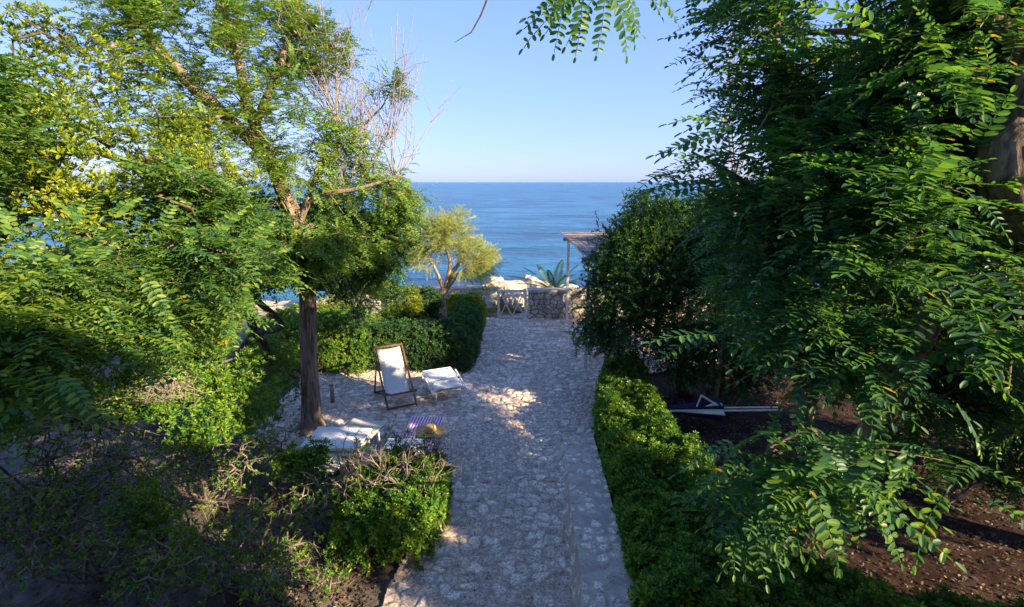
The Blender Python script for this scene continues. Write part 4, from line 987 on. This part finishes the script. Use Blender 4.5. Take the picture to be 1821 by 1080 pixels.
for i in range(80):
    mb = MB()
    p = np.array((rngb.uniform(-2.25, -.95), rngb.uniform(5.2, 6.2), rngb.uniform(.3, .6))); gnarl(mb, rngb, p, unit(np.array((rngb.normal()*.3, rngb.normal()*.3, 1))), rngb.uniform(.25, .42), .011, 2); mb.build('bare_stem', M['twig_dry'], t, True, True)
k = 26; pos = np.stack([rngb.uniform(-2.1, -.95, k), rngb.uniform(5.3, 6.1, k), rngb.uniform(.65, 1.0, k)], 1); ax = unit(rngb.normal(size=(k, 3))*.3+np.array((0, 0, 1)))
shd = np.cross(ax, unit(rngb.normal(size=(k, 3))))
for i in range(k): scatter('shoot', HED, pos[i:i+1], shd[i:i+1], ax[i:i+1], rngb.uniform(.9, 1.4, 1), M['hedge'], t, rngb)

# --- clipped hedge behind the chairs (L shape)
hedge_thing('dark clipped hedge with a corner behind the deck chair', [(-3.3, 10.55), (-.95, 10.5), (-.82, 11.2), (-.86, 13.4), (-1.5, 13.5), (-1.55, 11.6), (-3.2, 11.55)], .95, 3600, 3, 71, 'dark', HED, (.9, 1.5), .14)
hedge_thing('taller shaggy hedge at the left end behind the tall trunk', [(-5.6, 10.2), (-3.2, 10.4), (-3.1, 11.6), (-5.6, 12)], 1.15, 2400, 3, 72, 'hedge', HED, (.9, 1.5), .2)
hedge_thing('yellow-green bush catching the sun near the white gate', [(-1.7, 13.6), (-.80, 13.6), (-.82, 14.5), (-1.9, 14.7)], .92, 1300, 3, 73, 'pitto', HED, (.9, 1.5), .18)
shrub('sunlit yellow-green shrub left of the tamarisk', [B(715, 540, 14.6, .55), B(700, 570, 14.2, .45), B(730, 560, 14.4, .4)], 420, 7, HED, 'pitto', 74, (-3.4, 14.4, 0), 5, scale=(1.2, 1.9), spread=.09)
shrub('darker leafy shrub with brown gaps beside the tamarisk trunk', [B(757, 540, 15.0, .42), B(760, 570, 14.7, .36)], 240, 6, HED, 'dark', 75, (-2.6, 14.8, 0), 5, scale=(1.2, 1.9), spread=.09)
shrub('sunlit yellow shrub seen behind the tall trunk', [B(600, 570, 12.8, .6), B(640, 585, 12.6, .5), B(570, 575, 12.8, .5)], 420, 7, HED, 'pitto', 76, (-4.2, 12.7, 0), 5, scale=(1.2, 1.9), spread=.1)

# --- tamarisk
tb = np.array((-2.15, 15.9, -.05))
rngt = np.random.default_rng(3)
T0 = P(790, 520, 15.9)
blt = [B(770, 430, 15.8, (.75, .6, .50)), B(840, 450, 16, (.62, .6, .45)), B(800, 420, 15.6, (.6, .5, .5)), B(862, 462, 16, (.35, .4, .35)), B(735, 455, 15.8, (.28, .3, .3)), B(820, 480, 15.7, (.3, .3, .2)), B(765, 402, 15.8, (.14, .2, .38)), B(822, 402, 15.8, (.2, .2, .38)), B(795, 410, 15.6, (.2, .2, .35)), B(745, 440, 15.7, (.3, .3, .35)), B(845, 478, 15.7, (.35, .3, .22)), B(760, 470, 15.6, (.3, .3, .22))]
tree('tamarisk_tree', 'feathery yellow-green tamarisk with a pale forked trunk before the sea', 'tree', ([tb, tb+np.array((-.05, 0, .4)), T0], [.26, .19, .16]), blt, 480, 6, PLU, 'tamarisk', 'bark_pale', 'spray', 81, gap=-.25, spread=.10, scale=(.6, 1.15),
     limbs=[([T0, P(808, 480, 15.9), P(850, 430, 16)], [.11, .07, .02]), ([T0, P(775, 480, 15.7), P(750, 440, 15.7), P(735, 410, 15.7)], [.07, .04, .025, .01]), ([T0, P(800, 470, 15.8), P(790, 430, 15.7), P(800, 395, 15.7)], [.09, .05, .03, .01]), ([T0, P(825, 478, 15.6), P(862, 465, 15.6)], [.07, .04, .012])], up=.05, freq=3.0)
# feathery shrub at its right
shrub('thin feathery tamarisk sapling right of the tamarisk trunk', [B(862, 505, 17, (.2, .2, .45)), B(850, 480, 17, (.2, .2, .3))], 45, 5, PLU, 'tamarisk', 82, P(862, 540, 17), 3, 'spray', spread=.06, scale=(.6, 1))
# --- palm fronds behind the stone wall
def palm(label, c, tips, seed):
    rng = np.random.default_rng(seed); t = thing('palm', label, 'palm', c); c = np.array(c)
    mb = MB(); mb.tube([c-np.array((0, 0, .5)), c+np.array((0, 0, .1))], [.16, .13], 14); mb.build('trunk', M['bark_brown'], t, True, True)
    for tip in tips:
        tip = np.array(tip); L = np.linalg.norm(tip-c); mid = (c+tip)/2+np.array((0, 0, .18*L)); pr = Proto(); n = 30; pp = []
        for i in range(n+1):
            f = i/n; pp.append((1-f)**2*c+2*f*(1-f)*mid+f*f*tip)
        for i in range(4, n):
            d = unit(pp[i+1]-pp[i]); side = unit(np.cross(d, (0, 0, 1))); ll = .14*math.sin(math.pi*min(1, .18+.8*i/n))**.7*min(1.3, L+.2)
            for s in (-1, 1): pr.leaf(pp[i], d*.5+side*s*.9+np.array((0, 0, -.15)), np.cross(d, side)*-1+np.array((0, 0, .2)), ll, .030, False)
        pr.done(); mesh_np('frond', pr.V, pr.Fa, M['palm'], t); mb = MB(); mb.tube(pp, np.linspace(.012, .004, n+1), 5, False); mb.build('frond_stem', M['palm'], t.children[-1] if False else t, True, True)
pc = P(985, 520, 16.2)
palm('dark green palm fronds leaning out from behind the stone wall', pc, [P(900, 492, 16), P(930, 476, 16.3), P(955, 470, 16.8), P(915, 505, 15.9), P(1030, 470, 16.2), P(1000, 462, 16.8), P(1060, 490, 15.9), P(975, 480, 15.8), P(1010, 486, 15.7), P(1035, 500, 15.6), P(950, 500, 15.8)], 5)

# --- dark round tree on the right
bl = [B(1150, 480, 9.4, (1.0, .9, .75)), B(1108, 530, 9.2, (.68, .7, .6)), B(1066, 588, 9.2, (.34, .45, .33)), B(1200, 420, 9.8, (.95, .9, .6)), B(1230, 540, 9.6, (.9, .8, .8)), B(1130, 600, 9.0, (.6, .6, .35)), B(1290, 430, 9.8, (1.0, .9, .9)), B(1160, 380, 9.8, (.5, .5, .3)),
      B(1220, 640, 8.9, (.5, .5, .4)), B(1350, 560, 9.6, (.9, .8, .9)), B(1130, 420, 9.5, (.5, .5, .35))]
bb = G(1215, 700)
tree('evergreen_tree', 'dense dark round-headed evergreen tree beside the pergola', 'tree', ([bb, P(1215, 640, 9.55), P(1205, 580, 9.5), P(1200, 500, 9.5)], [.12, .10, .09, .06]), bl, 1900, 9, SPR, 'dark', 'bark_dark', 'spray', 91, gap=-.45, spread=.13, scale=(.8, 1.3), shell=.6,
     limbs=[([P(1215, 640, 9.55), P(1150, 580, 9.3), P(1080, 560, 9.2)], [.06, .04, .02]), ([P(1205, 580, 9.5), P(1290, 500, 9.7), P(1350, 450, 9.8)], [.06, .05, .03])])
# --- low hedge along the kerb
hl = [(1.12, 3.6), (1.30, 5.2), (1.36, 6.6), (1.42, 7.7), (1.68, 9.0), (2.0, 9.9), (2.7, 9.6), (2.4, 8.2), (2.45, 7.2), (2.65, 6.2), (2.65, 5.2), (2.9, 4.5), (3.9, 3.4)]
hedge_thing('low bushy green hedge running along the kerb on the right', hl, lambda x, y: .52+.12*np.clip((y-4)/4, 0, 1), 8200, 3, 95, 'hedge', HED, (.75, 1.65), .32)
hedge_thing('low green ground shrub along the bottom right edge', [(2.6, 3.3), (5.8, 3.0), (5.8, 3.9), (4.2, 4.0), (2.9, 4.4)], .32, 1500, 3, 96, 'hedge', HED, (.9, 1.4), .12)
shrub('leafy shrub between the dark tree and the lying parasol', [B(1280, 620, 8.6, .5), B(1300, 690, 8.8, .35), B(1340, 640, 8.6, .5), B(1240, 600, 8.8, .4)], 330, 6, SPR, 'dark', 97, G(1290, 725), 6, 'spray', scale=(.8, 1.2), spread=.1)

shrub('dark shrub added as a shady backdrop at the far right edge behind the leaning robinia', [B(1760, 790, 5.8, .6), B(1880, 760, 5.6, .7), B(1700, 730, 6.4, .5), B(1620, 800, 6.2, .35)], 420, 7, SPR, 'dark', 98, (5.6, 5.8, 0), 6, 'spray', scale=(.8, 1.3), spread=.1)  # added to cover lit soil with a dark backdrop behind the leaves
# --- right foreground robinia with leaning trunk
rb = G(1388, 985)
tr = ([rb, P(1440, 900, 4.7), P(1500, 830, 4.5), P(1590, 700, 4.2), P(1660, 560, 4.0), P(1700, 400, 3.9), P(1700, 200, 3.9)], [.13, .11, .10, .09, .08, .07, .05])
lm = [([P(1590, 700, 4.2), P(1500, 560, 3.8), P(1420, 430, 3.8), P(1330, 330, 3.8), P(1230, 270, 3.7)], [.05, .04, .03, .02, .008]),
      ([P(1660, 560, 4.0), P(1560, 400, 4.2), P(1460, 250, 4.4), P(1400, 100, 4.5)], [.05, .04, .03, .015]),
      ([P(1500, 830, 4.5), P(1460, 780, 3.6), P(1440, 760, 3.0)], [.03, .02, .01]),
      ([P(1660, 560, 4.0), P(1750, 600, 3.2), P(1790, 700, 2.8)], [.04, .025, .012])]
bl = [B(1400, 790, 2.7, .30), B(1490, 850, 2.4, .17), B(1350, 880, 2.9, .17), B(1500, 640, 2.9, .42), B(1680, 650, 2.7, .42), B(1790, 740, 2.4, .26), B(1380, 560, 3.3, .40), B(1600, 430, 2.9, .50), B(1760, 560, 2.6, .36),
      B(1440, 330, 3.5, .50), B(1630, 250, 3.3, .55), B(1330, 390, 3.7, .28), B(1330, 640, 3.4, .22), B(1620, 760, 2.7, .25), B(1720, 800, 2.6, .18), B(1400, 700, 3.3, .28), B(1470, 760, 3.0, .28), B(1340, 730, 3.6, .2), B(1420, 450, 5, .9), B(1650, 520, 4.8, 1.0), B(1560, 700, 4.8, .6), B(1340, 500, 5.4, .5), B(1750, 650, 4.4, .7)]
def hang(sp, ep, Y, Y2=None):
    a = P(*sp, Y); b = P(*ep, Y2 or Y); return a, b-a
ex = [hang((1560, 800), (1520, 905), 2.0), hang((1400, 830), (1370, 950), 2.3), hang((1440, 860), (1425, 985), 2.35), hang((1330, 850), (1290, 900), 2.6), hang((1620, 780), (1600, 880), 2.2), hang((1700, 720), (1760, 790), 2.1), hang((1480, 800), (1460, 900), 2.2), hang((1350, 820), (1340, 930), 2.5)]
exl = (np.array([a for a, b in ex]), np.array([b for a, b in ex]), np.array([(0.1, -.6, 1.)]*len(ex)))
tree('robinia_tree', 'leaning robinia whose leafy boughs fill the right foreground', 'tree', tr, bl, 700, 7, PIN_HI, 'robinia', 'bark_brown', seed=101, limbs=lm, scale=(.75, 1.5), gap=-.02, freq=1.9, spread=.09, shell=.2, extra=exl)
# --- upper right robinia with the knobby trunk at the frame edge, and its overhanging branch
kb = np.array((5.3, 3.5, 0))
tr = ([kb, np.array((4.8, 3.4, 1.8)), np.array((3.75, 2.95, 3.25)), P(1812, 330, 2.75), P(1838, 230, 2.8), P(1838, 100, 2.9), P(1840, -60, 3.0)], [.17, .15, .14, .17, .12, .09, .08])
lm = [([P(1822, 100, 2.9), P(1650, -40, 3.0), P(1400, -70, 2.6), P(1200, -45, 2.2), P(1060, -30, 2.0), P(960, -10, 1.9)], [.06, .045, .035, .02, .012, .005]),
      ([P(1815, 230, 2.8), P(1700, 120, 3.4), P(1560, 60, 3.9), P(1400, 60, 4.4)], [.06, .045, .03, .012]),
      ([P(1790, 330, 2.75), P(1700, 330, 3.6), P(1600, 260, 4.2), P(1540, 120, 4.6)], [.07, .06, .05, .03])]
bl = [B(1560, 60, 3.3, .55), B(1700, 60, 3.2, .35), B(1420, 90, 3.9, .38), B(1650, 180, 3.5, .5), B(1480, 180, 4.2, .55), B(1360, 200, 4.3, .35), B(1640, 380, 3.4, .4), B(1560, 300, 4.6, .7), B(1350, 20, 4.3, .4), B(1640, -80, 3.4, .6), B(1450, -60, 3.6, .45),
      B(1260, 230, 3.8, .12), B(1180, 325, 3.9, .10), B(1300, 300, 4.0, .18), B(1230, 345, 4.1, .14), B(1700, 50, 4.5, .8), (np.array((4.3, 3.2, 5.0)), .8)]
ex = [hang((1030, -15), (940, 30), 1.85), hang((1075, -10), (1075, 60), 1.8), hang((1110, -20), (1150, 40), 1.7), hang((1040, -30), (975, 40), 1.8), hang((1010, 5), (930, 55), 1.75), hang((1005, -8), (990, 70), 1.8), hang((1035, 0), (1035, 95), 1.7), hang((1060, -10), (1010, 60), 1.75), hang((1090, -10), (1145, 85), 1.6), hang((1070, -20), (1130, 30), 1.7), hang((1150, -25), (1215, 12), 1.8), hang((1050, -20), (950, 10), 1.9), hang((1120, -40), (1180, -5), 1.8),
      hang((1300, 215), (1180, 165), 3.3), hang((1310, 225), (1115, 215), 3.2), hang((1290, 240), (1140, 260), 3.3), hang((1330, 200), (1200, 195), 3.4), hang((1260, 320), (1085, 310), 3.6), hang((1270, 330), (1110, 335), 3.6), hang((1300, 300), (1190, 240), 3.5), hang((1320, 20), (1265, 40), 3.4), hang((1350, 120), (1290, 110), 3.8)]
exl = (np.array([a for a, b in ex]), np.array([b for a, b in ex]), np.array([(0.1, -.9, .7)]*13+[(0.1, -.5, 1.)]*9))
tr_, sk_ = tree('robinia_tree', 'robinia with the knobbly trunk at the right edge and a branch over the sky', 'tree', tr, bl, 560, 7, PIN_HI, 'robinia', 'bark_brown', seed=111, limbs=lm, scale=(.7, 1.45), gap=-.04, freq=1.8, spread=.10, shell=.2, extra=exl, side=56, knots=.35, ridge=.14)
mb = MB(); mb.tube([P(900, -60, 1.9), P(866, 0, 1.9), P(855, 28, 1.9), P(838, 58, 1.9), P(808, 76, 1.9)], [.005, .0035, .003, .0025, .001], 5, False)
mb.tube([P(960, -10, 1.9), P(900, -60, 1.9)], [.006, .005], 5, False); mb.build('hanging_twig', M['bark_dark'], tr_, True, True)
# --- unseen trees added right of the frame to throw the dappled shade
GAPM[0] = 1.7
def shade_tree(label, c, h, R_, n, seed, gap):
    c = np.array(c, float); bl = [(c+np.array((0, 0, h-R_*.8)), (R_, R_, R_*.75)), (c+np.array((-R_*.5, R_*.3, h-R_*1.1)), R_*.65), (c+np.array((R_*.4, -R_*.4, h-R_*1.2)), R_*.65)]
    tree('shade_tree', label, 'tree', group='added shade trees right of the frame', trunk=([c, c+np.array((.1, 0, h*.4)), c+np.array((0, .1, h*.75))], [.2, .16, .07]), blobs=bl, n=n, per=8, protos=BIG, leafm='dark', bark='bark_brown', mode='spray', seed=seed, gap=gap, spread=.2, scale=(1.0, 1.6), step=.5, r0=.006, side=16, shell=.3, freq=.9)
BIG = [proto_spray(rg, 9, .22, .085, .042) for _ in range(4)]
shade_tree('unseen broad tree added for shade right of the parasol beyond the frame', (7.4, 6.9, 0), 5.0, 1.9, 560, 301, -.2)
shade_tree('unseen broad tree added for shade right of the house corner', (7.8, .5, 0), 5.0, 1.6, 260, 302, -.1)
shade_tree('unseen broad tree added for shade right of the pergola', (8.4, 9.3, 0), 5.9, 1.5, 420, 303, -.3)
shade_tree('unseen bushy tree added for shade between the two broad trees right of the frame', (7.9, 3.9, 0), 4.7, 1.4, 300, 306, -.2)
shade_tree('unseen smaller tree added for shade beside the terrace corner', (5.9, 2.3, 0), 5.9, 1.3, 220, 305, -.1)
shade_tree('unseen tree added for shade at the back right of the garden', (10.5, -2.0, 0), 6.4, 2.0, 160, 304, .05)
GAPM[0] = 1.0
# --- leaf litter on soil and paving edges
def litter(name, n, region, seed, zf, scale=(.6, 1.3), mat='litter'):
    rng = np.random.default_rng(seed); pr = []
    for k in range(4):
        p = Proto(); p.leaf((0, 0, 0), (1, 0, .1), (rng.uniform(-.3, .3), 0, 1), .042, .020, False, fold=rng.uniform(-.5, .9)); pr.append(p.done())
    x = rng.uniform(region[0], region[1], n); y = rng.uniform(region[2], region[3], n); keep = vnoise(x*1.4, y*1.4) > rng.uniform(-.5, .35, n); x, y = x[keep], y[keep]
    pos = np.stack([x, y, zf(x, y)], 1); a = rng.uniform(0, 6.28, len(x)); d = np.stack([np.cos(a), np.sin(a), rng.normal(size=len(x))*.2], 1); u = np.array((0, 0, 1))+rng.normal(size=(len(x), 3))*.45
    o = scatter(name, pr, pos, d, u, rng.uniform(*scale, len(x)), M[mat], None, rng); return tag(o, kind='stuff')
o = litter('leaf_litter', 24000, (-7, -1.4, 2.8, 8.4), 1, lambda x, y: ground_z(x, y)+.018); tag(o, 'brown dry leaves lying under the left thicket', 'leaf litter')
o = litter('leaf_litter', 16000, (2.2, 7.5, 3, 9.8), 2, lambda x, y: ground_z(x, y)+.016); tag(o, 'sparse dry leaves on the reddish soil at right', 'leaf litter')
o = litter('leaf_litter', 1500, (-4.2, 1.6, 4, 14.5), 3, lambda x, y: x*0+.042, (.4, 1.0)); tag(o, 'scattered small dry leaves on the stone paving', 'leaf litter')
def tufts(label, c, n, seed, L=.35, sp=.3):
    rng = np.random.default_rng(seed); pr = Proto(); c = np.array(c)
    for i in range(n):
        b = c+np.array((rng.normal()*sp, rng.normal()*sp*.6, 0)); d = np.array((rng.normal()*.35, rng.normal()*.35, 1)); pr.leaf(b, d, (rng.normal(), rng.normal(), .2), L*rng.uniform(.5, 1.1), .012, False)
    pr.done(); o = mesh_np('grass_tuft', pr.V, pr.Fa, M['grass']); tag(o, label, 'grass')
tufts('yellow-green grass tuft behind the left half of the gate', (-.25, 15.9, -.05), 70, 1, .42, .12)
tufts('dry grass among the rocks left of the gate', (-1.2, 15.6, -.05), 220, 2, .3, .3)
tufts('tall dry grass clump on the rocks near the sapling', (-.9, 17.9, .1), 220, 3, .4, .35)
# ------------------------------------------------------------------ repeats share a group
for o in SC.objects:
    k = o.name.split('.')[0]
    if o.parent is None and 'category' in o and 'group' not in o:
        g = {'robinia_tree': 'robinia trees round the path', 'pittosporum': 'pittosporum shrubs on the left', 'shrub': 'small leafy shrubs', 'hedge': 'clipped garden hedges',
             'sun_lounger': 'sun loungers on the paving', 'table': 'white garden tables', 'stone_wall': 'stone garden walls', 'grass_tuft': 'grass tufts behind the gate',
             'parasol': 'closed parasols', 'brushwood': 'dry stalk tangles'}.get(k)
        if g: o['group'] = g
